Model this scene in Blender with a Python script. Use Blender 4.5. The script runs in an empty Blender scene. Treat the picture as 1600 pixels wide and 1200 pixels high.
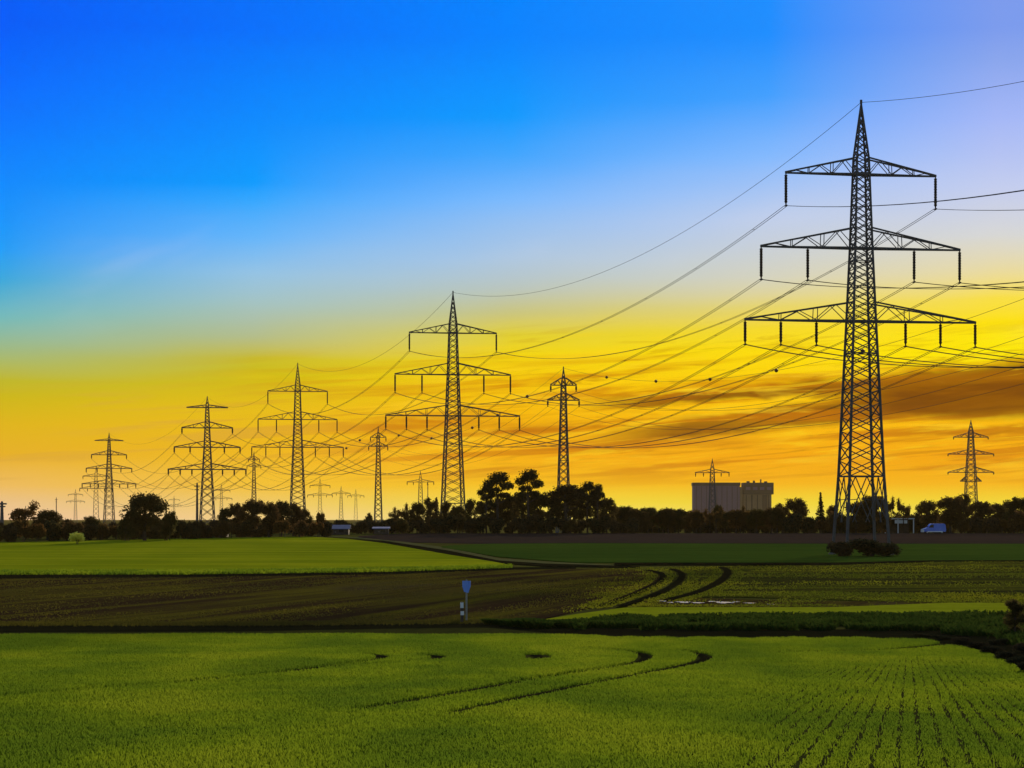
import bpy, math, random
import numpy as np
from mathutils import Vector, noise as mnoise

# ---------------------------------------------------------------- basics
F = 4444.0            # focal length in photo pixels (1600 wide)
HZ = 809.0            # horizon row
CAMZ = 6.0
scene = bpy.context.scene
COL = scene.collection
rng = random.Random(11)
nrng = np.random.default_rng(11)
R = math.radians


def s2l(c):
    out = []
    for v in c:
        v = v / 255.0
        out.append(v / 12.92 if v <= 0.04045 else ((v + 0.055) / 1.055) ** 2.4)
    return tuple(out)


# ---------------------------------------------------------------- terrain
# depth of the ground below the lens as a function of the distance Y
PY = np.array([-400, 0, 30, 48, 69, 124, 146, 200, 260, 378, 450, 520, 565, 600, 660, 720, 1000, 9000.])
PD = np.array([4.2, 3.4, 3.85, 4.22, 4.60, 5.30, 5.36, 5.24, 5.15, 5.00, 4.33, 3.55, 3.15, 3.4, 6.2, 7.0, 7.0, 7.0])


def _pchip_slopes(x, y):
    h = np.diff(x); d = np.diff(y) / h
    m = np.zeros_like(y); m[0] = d[0]; m[-1] = d[-1]
    for i in range(1, len(x) - 1):
        if d[i - 1] * d[i] <= 0:
            m[i] = 0
        else:
            w1 = 2 * h[i] + h[i - 1]; w2 = h[i] + 2 * h[i - 1]
            m[i] = (w1 + w2) / (w1 / d[i - 1] + w2 / d[i])
    return m


PM = _pchip_slopes(PY, PD)


def depth(Y):
    Y = np.clip(np.asarray(Y, float), PY[0], PY[-1])
    i = np.clip(np.searchsorted(PY, Y) - 1, 0, len(PY) - 2)
    h = PY[i + 1] - PY[i]; t = (Y - PY[i]) / h
    return ((1 + 2 * t) * (1 - t) ** 2 * PD[i] + t * (1 - t) ** 2 * h * PM[i]
            + t * t * (3 - 2 * t) * PD[i + 1] + t * t * (t - 1) * h * PM[i + 1])


def gz(Y):
    return CAMZ - depth(Y)


_TY = np.concatenate([np.linspace(36, 140, 900), np.linspace(140.2, 566, 2200)])
_TR = depth(_TY) / _TY                      # falls with distance
_TR = np.minimum.accumulate(_TR)


def unproj(px, py):
    r = (np.asarray(py, float) - HZ) / F
    Y = np.interp(-r, -_TR, _TY)
    X = (np.asarray(px, float) - 800.0) / F * Y
    return X, Y


def proj(X, Y, Z):
    return 800 + F * X / Y, HZ - F * (Z - CAMZ) / Y


# ---------------------------------------------------------------- object helpers
def tag(o, label=None, cat=None, group=None, kind=None):
    if label: o['label'] = label
    if cat: o['category'] = cat
    if group: o['group'] = group
    if kind: o['kind'] = kind
    return o


def empty(name, loc=(0, 0, 0), rz=0.0):
    o = bpy.data.objects.new(name, None)
    COL.objects.link(o)
    o.location = loc
    o.rotation_euler = (0, 0, rz)
    o.empty_display_size = 0.5
    return o


def mesh_obj(name, verts, faces, mat, parent=None, smooth=False):
    me = bpy.data.meshes.new(name)
    me.from_pydata(verts, [], faces)
    me.update()
    if mat: me.materials.append(mat)
    if smooth:
        me.polygons.foreach_set('use_smooth', [True] * len(me.polygons))
    o = bpy.data.objects.new(name, me)
    COL.objects.link(o)
    if parent: o.parent = parent
    return o


def np_quads(name, V, mat, parent=None):
    """V: (n,4,3) array of quads"""
    n = V.shape[0]
    me = bpy.data.meshes.new(name)
    me.vertices.add(n * 4)
    me.vertices.foreach_set('co', V.reshape(-1).astype(np.float32))
    me.loops.add(n * 4)
    me.loops.foreach_set('vertex_index', np.arange(n * 4, dtype=np.int32))
    me.polygons.add(n)
    me.polygons.foreach_set('loop_start', np.arange(0, n * 4, 4, dtype=np.int32))
    me.update(calc_edges=True)
    me.materials.append(mat)
    o = bpy.data.objects.new(name, me)
    COL.objects.link(o)
    if parent: o.parent = parent
    return o


def copy_tree(o, parent=None):
    c = o.copy()
    COL.objects.link(c)
    c.parent = parent
    for ch in o.children:
        copy_tree(ch, c)
    return c


class MB:
    def __init__(s):
        s.v = []; s.f = []

    def bar(s, p, q, w, w2=None):
        p = Vector(p); q = Vector(q); w2 = w if w2 is None else w2
        d = (q - p)
        if d.length < 1e-6: return
        d.normalize()
        up = Vector((0, 0, 1)) if abs(d.z) < 0.9 else Vector((1, 0, 0))
        a = d.cross(up).normalized(); b = d.cross(a).normalized()
        k = len(s.v)
        for c, ww in ((p, w), (q, w2)):
            for sx, sy in ((-1, -1), (1, -1), (1, 1), (-1, 1)):
                s.v.append(tuple(c + a * sx * ww / 2 + b * sy * ww / 2))
        s.f += [(k, k + 3, k + 2, k + 1), (k + 4, k + 5, k + 6, k + 7)]
        for i in range(4):
            j = (i + 1) % 4
            s.f.append((k + i, k + j, k + 4 + j, k + 4 + i))

    def box(s, c, size, taper=1.0):
        x, y, z = c; a, b, h = size[0] / 2, size[1] / 2, size[2] / 2
        k = len(s.v)
        for zz, t in ((-h, 1.0), (h, taper)):
            for sx, sy in ((-1, -1), (1, -1), (1, 1), (-1, 1)):
                s.v.append((x + sx * a * t, y + sy * b * t, z + zz))
        s.f += [(k, k + 3, k + 2, k + 1), (k + 4, k + 5, k + 6, k + 7)]
        for i in range(4):
            j = (i + 1) % 4
            s.f.append((k + i, k + j, k + 4 + j, k + 4 + i))

    def lathe(s, base, prof, n=8, axis='z'):
        """prof: list of (r, h) along axis"""
        k = len(s.v); m = len(prof)
        for r, h in prof:
            for i in range(n):
                a = 2 * math.pi * i / n
                if axis == 'z': d = (r * math.cos(a), r * math.sin(a), h)
                elif axis == 'y': d = (r * math.cos(a), h, r * math.sin(a))
                else: d = (h, r * math.cos(a), r * math.sin(a))
                s.v.append((base[0] + d[0], base[1] + d[1], base[2] + d[2]))
        for j in range(m - 1):
            for i in range(n):
                i2 = (i + 1) % n
                s.f.append((k + j * n + i, k + j * n + i2, k + (j + 1) * n + i2, k + (j + 1) * n + i))
        s.f.append(tuple(k + i for i in reversed(range(n))))
        s.f.append(tuple(k + (m - 1) * n + i for i in range(n)))

    def tube(s, pts, rad, n=6):
        k = len(s.v); m = len(pts)
        rads = rad if isinstance(rad, (list, tuple)) else [rad] * m
        for i, p in enumerate(pts):
            p = Vector(p)
            d = Vector(pts[min(i + 1, m - 1)]) - Vector(pts[max(i - 1, 0)])
            d.normalize()
            up = Vector((0, 0, 1)) if abs(d.z) < 0.9 else Vector((1, 0, 0))
            a = d.cross(up).normalized(); b = d.cross(a).normalized()
            for j in range(n):
                t = 2 * math.pi * j / n
                s.v.append(tuple(p + (a * math.cos(t) + b * math.sin(t)) * rads[i]))
        for i in range(m - 1):
            for j in range(n):
                j2 = (j + 1) % n
                s.f.append((k + i * n + j, k + i * n + j2, k + (i + 1) * n + j2, k + (i + 1) * n + j))
        s.f.append(tuple(k + j for j in range(n)))
        s.f.append(tuple(k + (m - 1) * n + j for j in reversed(range(n))))

    def prism(s, prof, y0, y1):
        """prof: list of (x,z), extruded along y"""
        k = len(s.v); n = len(prof)
        for y in (y0, y1):
            for x, z in prof: s.v.append((x, y, z))
        s.f.append(tuple(k + i for i in range(n)))
        s.f.append(tuple(k + n + i for i in reversed(range(n))))
        for i in range(n):
            j = (i + 1) % n
            s.f.append((k + j, k + i, k + n + i, k + n + j))

    def build(s, name, mat, parent=None, smooth=False):
        return mesh_obj(name, s.v, s.f, mat, parent, smooth)


# ---------------------------------------------------------------- node helper
class NT:
    def __init__(s, tree):
        s.t = tree; s.n = tree.nodes; s.l = tree.links

    def node(s, typ, **kw):
        n = s.n.new(typ)
        for k, v in kw.items(): setattr(n, k, v)
        return n

    def put(s, sock, val):
        if isinstance(val, S): val = val.k
        if hasattr(val, 'is_output'): s.l.new(val, sock)
        else:
            try: sock.default_value = val
            except Exception: sock.default_value = (*val, 1.0)

    def math(s, op, a, b=None, c=None, clamp=False):
        n = s.node('ShaderNodeMath', operation=op); n.use_clamp = clamp
        for i, v in enumerate((a, b, c)):
            if v is not None: s.put(n.inputs[i], v)
        return S(s, n.outputs[0])

    def smooth(s, x, a, b):
        n = s.node('ShaderNodeMapRange', interpolation_type='SMOOTHSTEP')
        s.put(n.inputs[0], x); s.put(n.inputs[1], a); s.put(n.inputs[2], b)
        n.inputs[3].default_value = 0; n.inputs[4].default_value = 1
        return S(s, n.outputs[0])

    def maprange(s, x, a, b, c, d):
        n = s.node('ShaderNodeMapRange')
        for i, v in enumerate((x, a, b, c, d)): s.put(n.inputs[i], v)
        return S(s, n.outputs[0])

    def vec(s, x, y, z):
        n = s.node('ShaderNodeCombineXYZ')
        for i, v in enumerate((x, y, z)): s.put(n.inputs[i], v)
        return n.outputs[0]

    def noise(s, vec, scale=1.0, detail=3.0, rough=0.55, dist=0.0):
        n = s.node('ShaderNodeTexNoise')
        s.put(n.inputs['Vector'], vec)
        n.inputs['Scale'].default_value = scale; n.inputs['Detail'].default_value = detail
        n.inputs['Roughness'].default_value = rough; n.inputs['Distortion'].default_value = dist
        return S(s, n.outputs[0])

    def ramp(s, fac, stops, interp='LINEAR'):
        n = s.node('ShaderNodeValToRGB'); cr = n.color_ramp; cr.interpolation = interp
        s.put(n.inputs[0], fac)
        while len(cr.elements) < len(stops): cr.elements.new(0.5)
        for e, (p, c) in zip(cr.elements, stops):
            e.position = p; e.color = (*c[:3], 1.0)
        return n.outputs[0]

    def mix(s, fac, a, b, blend='MIX'):
        n = s.node('ShaderNodeMix', data_type='RGBA', blend_type=blend)
        s.put(n.inputs[0], fac)
        for i, v in ((6, a), (7, b)):
            if isinstance(v, tuple) and len(v) == 3: v = (*v, 1.0)
            s.put(n.inputs[i], v)
        return n.outputs[2]


class S:
    def __init__(s, t, k): s.t = t; s.k = k
    def __add__(s, o): return s.t.math('ADD', s, o)
    __radd__ = __add__
    def __mul__(s, o): return s.t.math('MULTIPLY', s, o)
    __rmul__ = __mul__
    def __sub__(s, o): return s.t.math('SUBTRACT', s, o)
    def __rsub__(s, o): return s.t.math('SUBTRACT', o, s)
    def __truediv__(s, o): return s.t.math('DIVIDE', s, o)


def material(name):
    m = bpy.data.materials.new(name); m.use_nodes = True
    nt = NT(m.node_tree); nt.n.clear()
    out = nt.node('ShaderNodeOutputMaterial')
    return m, nt, out


def principled(nt, out, color, rough=0.7, metal=0.0, spec=0.3, bump=None, bump_s=0.3, bump_d=0.05):
    b = nt.node('ShaderNodeBsdfPrincipled')
    nt.put(b.inputs['Base Color'], color if not (isinstance(color, tuple) and len(color) == 3) else (*color, 1))
    nt.put(b.inputs['Roughness'], rough)
    b.inputs['Metallic'].default_value = metal
    b.inputs['Specular IOR Level'].default_value = spec
    if bump is not None:
        bn = nt.node('ShaderNodeBump')
        bn.inputs['Strength'].default_value = bump_s; bn.inputs['Distance'].default_value = bump_d
        nt.put(bn.inputs['Height'], bump)
        nt.l.new(bn.outputs[0], b.inputs['Normal'])
    nt.l.new(b.outputs[0], out.inputs[0])
    return b


def wpos(nt):
    g = nt.node('ShaderNodeNewGeometry')
    sp = nt.node('ShaderNodeSeparateXYZ'); nt.l.new(g.outputs['Position'], sp.inputs[0])
    return g.outputs['Position'], S(nt, sp.outputs[0]), S(nt, sp.outputs[1]), S(nt, sp.outputs[2])


def simple_mat(name, c1, c2, scale=2.0, rough=0.7, metal=0.0, spec=0.3):
    m, nt, out = material(name)
    tc = nt.node('ShaderNodeTexCoord')
    n = nt.noise(tc.outputs['Object'], scale, 4, 0.6)
    principled(nt, out, nt.mix(nt.smooth(n, 0.3, 0.7), c1, c2), rough, metal, spec)
    return m


def field_mat(name, c1, c2, c3=None, ang=0.2, across=0.4, along=0.02, fine=1.5, rough=0.9, lo=0.35, hi=0.65, bump=0.4):
    """streaky soil or crop: noise stretched along a drilling direction plus patches and fine grain"""
    m, nt, out = material(name)
    P, x, y, z = wpos(nt)
    ca, sa = math.cos(ang), math.sin(ang)
    u = x * ca - y * sa; v = x * sa + y * ca
    warp = nt.noise(nt.vec(x * 0.02, y * 0.008, 0.0), 1.0, 2) * 6.0
    n1 = nt.noise(nt.vec((u + warp) * across, v * along, 0.0), 1.0, 4, 0.6)
    n2 = nt.noise(nt.vec(x * 0.05, y * 0.015, 3.0), 1.0, 3, 0.55)
    n3 = nt.noise(nt.vec(x * fine, y * fine * 0.35, 0.0), 1.0, 3, 0.7)
    f = nt.smooth(n1 * 0.55 + n2 * 0.3 + n3 * 0.15, lo, hi)
    c = nt.mix(f, c1, c2)
    if c3: c = nt.mix(nt.smooth(n2 * 0.6 + n1 * 0.4, 0.52, 0.68), c, c3)
    c = nt.mix(nt.smooth(n3, 0.3, 0.75) * 0.35, c, (c1[0] * 0.5, c1[1] * 0.5, c1[2] * 0.5))
    b = nt.node('ShaderNodeBsdfDiffuse'); nt.put(b.inputs[0], c)
    bn = nt.node('ShaderNodeBump'); bn.inputs['Strength'].default_value = bump; bn.inputs['Distance'].default_value = 0.25
    nt.put(bn.inputs['Height'], n3 + n1); nt.l.new(bn.outputs[0], b.inputs['Normal'])
    nt.l.new(b.outputs[0], out.inputs[0])
    return m


def leaf_mat(name, c1, c2, c3, transl=0.35, broad=None):
    m, nt, out = material(name)
    oi = nt.node('ShaderNodeObjectInfo')
    P, x, y, z = wpos(nt)
    n = nt.noise(P, 0.45, 3, 0.6)
    c = nt.mix(nt.smooth(n, 0.35, 0.65), c1, c2)
    c = nt.mix(S(nt, oi.outputs['Random']) * 0.8, c, c3)
    if broad:      # wide patches of richer and poorer growth
        nb = nt.noise(nt.vec(x * broad[0], y * broad[1], 7.0), 1.0, 3, 0.55)
        c = nt.mix(nt.smooth(nb, 0.56, 0.38) * 0.55, c, (c1[0] * 0.55, c1[1] * 0.68, c1[2] * 1.2))
        c = nt.mix(nt.smooth(nb, 0.52, 0.66) * 0.6, c, (c2[0] * 1.22, c2[1] * 1.10, c2[2] * 1.2))
    d = nt.node('ShaderNodeBsdfDiffuse'); t = nt.node('ShaderNodeBsdfTranslucent')
    nt.l.new(c, d.inputs[0]); nt.l.new(c, t.inputs[0])
    mx = nt.node('ShaderNodeMixShader'); mx.inputs[0].default_value = transl
    nt.l.new(d.outputs[0], mx.inputs[1]); nt.l.new(t.outputs[0], mx.inputs[2])
    nt.l.new(mx.outputs[0], out.inputs[0])
    return m


# ---------------------------------------------------------------- materials
M_steel = simple_mat('steel', (0.080, 0.076, 0.080), (0.120, 0.112, 0.118), 0.8, 0.75, 0.0, 0.15)
M_insul = simple_mat('insulator', (0.030, 0.022, 0.020), (0.05, 0.04, 0.04), 3, 0.85, 0, 0.08)
M_wire = simple_mat('wire', (0.04, 0.035, 0.03), (0.06, 0.05, 0.045), 0.3, 0.8, 0.0, 0.1)
M_conc = simple_mat('concrete', (0.10, 0.10, 0.09), (0.14, 0.14, 0.12), 2, 0.9)
M_ball = simple_mat('marker', (0.12, 0.03, 0.02), (0.2, 0.05, 0.02), 4, 0.5)
M_bark = simple_mat('bark', (0.035, 0.026, 0.02), (0.07, 0.05, 0.04), 3, 0.95)
M_leaf = leaf_mat('leaf', (0.045, 0.052, 0.018), (0.070, 0.060, 0.022), (0.095, 0.052, 0.024), 0.45)
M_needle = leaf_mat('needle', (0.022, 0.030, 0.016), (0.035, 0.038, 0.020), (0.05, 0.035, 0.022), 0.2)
M_brownleaf = leaf_mat('brown_leaf', (0.11, 0.056, 0.020), (0.15, 0.080, 0.026), (0.08, 0.056, 0.02), 0.45)
M_flower = leaf_mat('flower', (0.86, 0.78, 0.10), (0.88, 0.82, 0.16), (0.86, 0.8, 0.12), 0.5)
M_weed = leaf_mat('weed', (0.022, 0.046, 0.008), (0.038, 0.066, 0.010), (0.03, 0.05, 0.010), 0.35)
M_blade = leaf_mat('blade', (0.096, 0.164, 0.009), (0.178, 0.250, 0.012), (0.136, 0.208, 0.010), 0.5, (0.16, 0.055))

M_olivew = leaf_mat('olive_weed', (0.075, 0.098, 0.008), (0.150, 0.172, 0.010), (0.110, 0.130, 0.010), 0.45, (0.06, 0.03))
M_brownw = leaf_mat('dry_weed', (0.050, 0.046, 0.010), (0.095, 0.090, 0.012), (0.07, 0.066, 0.012), 0.4, (0.06, 0.03))
M_ground = field_mat('ground_soil', (0.060, 0.062, 0.016), (0.085, 0.090, 0.018), None, 0.2, 0.3, 0.03)
M_frontsoil = field_mat('front_soil', (0.030, 0.034, 0.010), (0.045, 0.05, 0.012), None, 0.1, 1.2, 0.05)
M_green = field_mat('green_crop', (0.165, 0.225, 0.006), (0.300, 0.340, 0.009), None, -1.45, 0.12, 0.01, 0.5, lo=0.40, hi=0.60)
M_plough = field_mat('ploughed', (0.034, 0.022, 0.012), (0.105, 0.095, 0.010), (0.040, 0.028, 0.022), 0.22, 0.33, 0.012, 1.3, lo=0.42, hi=0.60)
M_farplough = field_mat('far_ploughed', (0.035, 0.026, 0.024), (0.046, 0.034, 0.030), None, 1.3, 0.05, 0.02, 0.4)
M_dkgreen = field_mat('dark_green_crop', (0.030, 0.068, 0.010), (0.048, 0.092, 0.012), None, 1.4, 0.1, 0.02, 0.4)
M_stubble = field_mat('stubble', (0.032, 0.034, 0.010), (0.100, 0.108, 0.010), (0.030, 0.028, 0.010), 1.32, 0.13, 0.02, 1.0, lo=0.42, hi=0.60)
M_strip = field_mat('green_strip', (0.19, 0.24, 0.008), (0.26, 0.30, 0.014), None, 1.45, 0.2, 0.02, 1.0)
M_track = field_mat('track_soil', (0.085, 0.092, 0.035), (0.13, 0.13, 0.05), None, 0.5, 0.3, 0.05, 0.8)
M_dark = field_mat('dark_soil_and_shadow', (0.008, 0.009, 0.005), (0.016, 0.017, 0.008), None, 1.4, 0.3, 0.05, 1.5)  # near-black soil of the wheel tracks; also paints the ditch shadow
M_olive = field_mat('olive_crop', (0.100, 0.105, 0.014), (0.150, 0.150, 0.020), (0.06, 0.07, 0.012), 0.5, 0.3, 0.03, 1.0)

# ---------------------------------------------------------------- world
SUN_EL, SUN_AZ = R(12.0), R(14.0)      # azimuth to the right of the view axis (+Y)
w = bpy.data.worlds.new('World'); scene.world = w; w.use_nodes = True
nt = NT(w.node_tree); nt.n.clear()
tc = nt.node('ShaderNodeTexCoord')
sp = nt.node('ShaderNodeSeparateXYZ'); nt.l.new(tc.outputs['Generated'], sp.inputs[0])
dx, dy, dz = (S(nt, sp.outputs[i]) for i in range(3))
az = nt.math('ARCTAN2', dx, dy)
el = nt.math('ARCSINE', dz)
A = az * F
E0 = el * F
wob = (nt.noise(nt.vec(A * 0.0016, E0 * 0.006, 1.7), 1.0, 3, 0.5) - 0.5) * 44.0
wob = wob * nt.smooth(E0, 20, 220)
E = E0 + wob
fac = E / 900.0


def sky_ramp(rows):
    st = sorted(((HZ - y) / 900.0, s2l(c)) for y, c in rows)
    st = [(max(0.0, p), c) for p, c in st]
    return nt.ramp(fac, st)


low_l = [(809, (250, 205, 165)), (788, (246, 204, 150)), (760, (244, 192, 96)), (715, (234, 178, 36)), (665, (226, 182, 24))]
low_r = [(809, (255, 236, 90)), (785, (255, 226, 44)), (755, (253, 184, 10)), (715, (248, 168, 4)), (670, (252, 186, 8))]
r0 = sky_ramp(low_l + [(625, (206, 184, 24)), (598, (192, 184, 44)), (570, (172, 186, 104)), (500, (112, 186, 186)), (445, (52, 168, 220)),
                       (400, (18, 156, 246)), (350, (4, 146, 252)), (250, (0, 128, 255)), (150, (0, 108, 255)), (60, (0, 92, 250))])
r1 = sky_ramp([(809, (255, 216, 140)), (788, (252, 212, 110)), (760, (250, 198, 50)), (700, (240, 184, 24)), (640, (232, 190, 22)), (585, (208, 190, 18)),
               (560, (200, 188, 44)), (530, (180, 190, 140)), (480, (164, 196, 196)), (430, (148, 196, 230)), (370, (100, 182, 252)), (318, (52, 168, 255)),
               (290, (0, 156, 255)), (190, (0, 138, 255)), (60, (0, 112, 252))])
r2 = sky_ramp([(809, (255, 232, 120)), (785, (255, 226, 54)), (755, (252, 194, 16)), (715, (250, 178, 8)), (655, (248, 184, 6)), (600, (250, 202, 6)),
               (552, (244, 214, 14)), (522, (226, 208, 50)), (490, (202, 198, 130)), (450, (188, 198, 186)), (400, (174, 200, 226)), (310, (122, 186, 255)),
               (240, (64, 166, 255)), (190, (4, 154, 255)), (60, (0, 132, 255))])
r3 = sky_ramp(low_r + [(600, (254, 206, 4)), (545, (254, 222, 8)), (515, (246, 218, 46)), (480, (232, 214, 110)), (430, (214, 212, 192)), (350, (190, 206, 236)),
                       (250, (132, 186, 255)), (160, (66, 160, 255)), (60, (26, 142, 255))])
r4 = sky_ramp(low_r + [(600, (255, 210, 0)), (560, (255, 236, 0)), (515, (255, 226, 8)), (475, (250, 224, 70)), (435, (236, 220, 156)), (380, (216, 216, 214)),
                       (300, (196, 206, 240)), (200, (164, 184, 248)), (110, (138, 166, 238)), (60, (124, 156, 238))])
c = nt.mix(nt.maprange(A, -800, -400, 0, 1), r0, r1)
c = nt.mix(nt.maprange(A, -400, 0, 0, 1), c, r2)
c = nt.mix(nt.maprange(A, 0, 400, 0, 1), c, r3)
c = nt.mix(nt.maprange(A, 400, 750, 0, 1), c, r4)

# broken sunset cloud: slanted brown bands and thin streaks
sv = nt.vec(A * 0.0045, (E0 - A * 0.05) * 0.036, 4.2)
st1 = nt.noise(sv, 1.0, 4, 0.6, 0.6)
st2 = nt.noise(nt.vec(A * 0.0028, (E0 - A * 0.06) * 0.055, 9.0), 1.0, 4, 0.55, 0.4)
rag = (nt.noise(nt.vec(A * 0.009, E0 * 0.03, 2.0), 1.0, 3, 0.6) - 0.5)


def band(cx0, e0, cx1, e1, w0, w1, fade0, fade1, ragk=30.0, soft=0.35, out=1.25):
    t = (A - cx0) / (cx1 - cx0)
    cen = t * (e1 - e0) + e0
    wid = nt.math('MAXIMUM', t * (w1 - w0) + w0, 3.0)
    d = nt.math('ABSOLUTE', (E0 - cen) + rag * ragk) / wid
    g = 1.0 - nt.smooth(d, soft, out)
    return g * nt.smooth(A, fade0, fade1)


b1 = band(60, 172, 560, 208, 8, 15, 60, 260)                 # upper thin band
b2 = band(60, 112, 560, 172, 12, 24, 60, 280)                 # lower slanted band
b3 = band(560, 181, 800, 186, 27, 32, 470, 610, 16.0, 0.6, 1.3)
b3s = band(500, 196, 800, 204, 22, 26, 400, 620, 26.0, 0.2, 1.5)               # the thick bank at right
b4 = band(520, 128, 850, 138, 6, 12, 440, 700)                # thin streak under the bank
cl = nt.math('MAXIMUM', b1, b2)
b5 = band(-330, 138, 60, 142, 12, 16, -330, -170) * (1.0 - nt.smooth(A, 20, 140))
b6 = band(-60, 112, 420, 118, 8, 12, -60, 120) * (1.0 - nt.smooth(A, 300, 460))
cl = cl * nt.maprange(st1, 0.34, 0.55, 0.80, 1.0)
c = nt.mix(cl * 0.97, c, s2l((132, 78, 4)))
c = nt.mix(b4 * 0.7, c, s2l((186, 104, 2)))
c = nt.mix(nt.math('MAXIMUM', b5, b6) * nt.maprange(st2, 0.35, 0.6, 0.3, 0.75), c, s2l((206, 126, 6)))
low = nt.smooth(E0, 36, 90) * (1.0 - nt.smooth(E0, 210, 275)) * nt.smooth(A, -620, 60)
c = nt.mix(low * nt.smooth(st2, 0.47, 0.62) * 0.7, c, s2l((206, 122, 2)))
c = nt.mix(low * nt.smooth(st1, 0.56, 0.70) * 0.5, c, s2l((255, 208, 40)))
lowl = nt.smooth(E0, 30, 70) * (1.0 - nt.smooth(E0, 150, 230)) * (1.0 - nt.smooth(A, -450, -100))
c = nt.mix(lowl * nt.smooth(st2, 0.5, 0.64) * 0.35, c, s2l((214, 160, 66)))
fs = nt.noise(nt.vec(A * 0.006, (E0 - A * 0.09) * 0.085, 21.0), 1.0, 5, 0.62, 0.8)
c = nt.mix(nt.smooth(E0, 50, 110) * (1.0 - nt.smooth(E0, 230, 330)) * nt.smooth(A, -300, 200) * nt.smooth(fs, 0.52, 0.68) * 0.45, c, s2l((176, 104, 4)))
c = nt.mix(nt.smooth(E0, 50, 110) * (1.0 - nt.smooth(E0, 250, 330)) * nt.smooth(A, -300, 200) * nt.smooth(fs, 0.46, 0.32) * 0.45, c, s2l((255, 214, 30)))
c = nt.mix(b3s * 0.62, c, s2l((190, 116, 6)))
c = nt.mix(b3 * nt.maprange(st2, 0.3, 0.6, 0.99, 0.93), c, nt.mix(nt.smooth(st1, 0.4, 0.6), s2l((122, 68, 4)), s2l((142, 84, 0))))
# faint high wisps
wv = nt.noise(nt.vec(A * 0.0016 + E0 * 0.0012, (E0 - A * 0.28) * 0.0065, 0.3), 1.0, 4, 0.5, 0.3)
wm = nt.smooth(wv, 0.50, 0.72) * nt.smooth(E0, 250, 360) * (1.0 - nt.smooth(E0, 420, 560))
c = nt.mix(wm * 0.14, c, s2l((226, 226, 240)))

sky = nt.node('ShaderNodeTexSky', sky_type='NISHITA')
sky.sun_disc = False
sky.sun_elevation = SUN_EL
sky.sun_rotation = SUN_AZ
sky.altitude = 100; sky.dust_density = 2.0; sky.ozone_density = 1.5
nis = nt.node('ShaderNodeMix', data_type='RGBA', blend_type='MULTIPLY')
nis.inputs[0].default_value = 1.0
nt.l.new(sky.outputs[0], nis.inputs[6]); nis.inputs[7].default_value = (0.13, 0.13, 0.13, 1)
away = nt.math('MAXIMUM', nt.smooth(nt.math('ABSOLUTE', az), 0.45, 1.3), nt.smooth(el, 0.22, 0.55))
c = nt.mix(away, c, nis.outputs[2])
bg = nt.node('ShaderNodeBackground'); bg.inputs[1].default_value = 1.0
nt.put(bg.inputs[0], c)
wo = nt.node('ShaderNodeOutputWorld'); nt.l.new(bg.outputs[0], wo.inputs[0])

# sun: low behind the right-hand clouds
sd = bpy.data.lights.new('sun', 'SUN'); sd.energy = 5.0; sd.angle = R(1.5); sd.color = (1.0, 0.80, 0.52)
so = bpy.data.objects.new('sun', sd); COL.objects.link(so)
dirv = Vector((math.sin(SUN_AZ) * math.cos(SUN_EL), math.cos(SUN_AZ) * math.cos(SUN_EL), math.sin(SUN_EL)))
so.rotation_euler = dirv.to_track_quat('Z', 'Y').to_euler()

# ---------------------------------------------------------------- camera
cd = bpy.data.cameras.new('camera'); cam = bpy.data.objects.new('camera', cd); COL.objects.link(cam)
cd.sensor_width = 36; cd.lens = F / 1600 * 36; cd.shift_y = (HZ - 600) / 1600
cd.clip_start = 0.5; cd.clip_end = 20000
cam.location = (0, 0, CAMZ); cam.rotation_euler = (R(90), 0, 0)
scene.camera = cam

# ---------------------------------------------------------------- ground
ys = [-300, -100, -20, 10, 25]
y = 35.0
while y < 9000:
    ys.append(y); y *= 1.022
ys = np.array(ys)
us = np.linspace(-1, 1, 41)
gv = []
for yy in ys:
    hw = 150 + 0.75 * abs(yy)
    zz = float(gz(yy))
    for u in us: gv.append((u * hw, float(yy), zz))
n = len(us)
gf = [(i * n + j, i * n + j + 1, (i + 1) * n + j + 1, (i + 1) * n + j) for i in range(len(ys) - 1) for j in range(n - 1)]
tag(mesh_obj('ground', gv, gf, M_ground, smooth=True), kind='structure')


def poly_y(poly, x):
    xs = [p[0] for p in poly]; yy = [p[1] for p in poly]
    return np.interp(x, xs, yy)


def field(name, top, bot, mat, off=0.1, nx=120, ny=14, x0=None, x1=None, skirt=True):
    """a field lying on the ground between two boundary lines"""
    x0 = max(top[0][0], bot[0][0]) if x0 is None else x0
    x1 = min(top[-1][0], bot[-1][0]) if x1 is None else x1
    xs = np.linspace(x0, x1, nx)
    V = []; Fs = []
    for j in range(ny + 1):
        t = j / ny
        for x in xs:
            yt = poly_y(top, x); yb = max(poly_y(bot, x), poly_y(top, x) + 0.02)
            X, Y = unproj(x, yt)
            X2, Y2 = unproj(x, yb)
            Yc = float(Y2) + (float(Y) - float(Y2)) * t
            Xc = float(X2) + (float(X) - float(X2)) * t
            V.append((Xc, Yc, float(gz(Yc)) + off))
    for j in range(ny):
        for i in range(nx - 1):
            a = j * nx + i
            Fs.append((a, a + 1, a + nx + 1, a + nx))
    if skirt:
        k = len(V)
        for i in range(nx):
            v = V[i]; V.append((v[0], v[1], v[2] - off - 0.05))
        for i in range(nx - 1): Fs.append((k + i, k + i + 1, i + 1, i))
    return tag(mesh_obj(name, V, Fs, mat, smooth=False), kind='structure')


L, RR = -900, 2500
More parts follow.
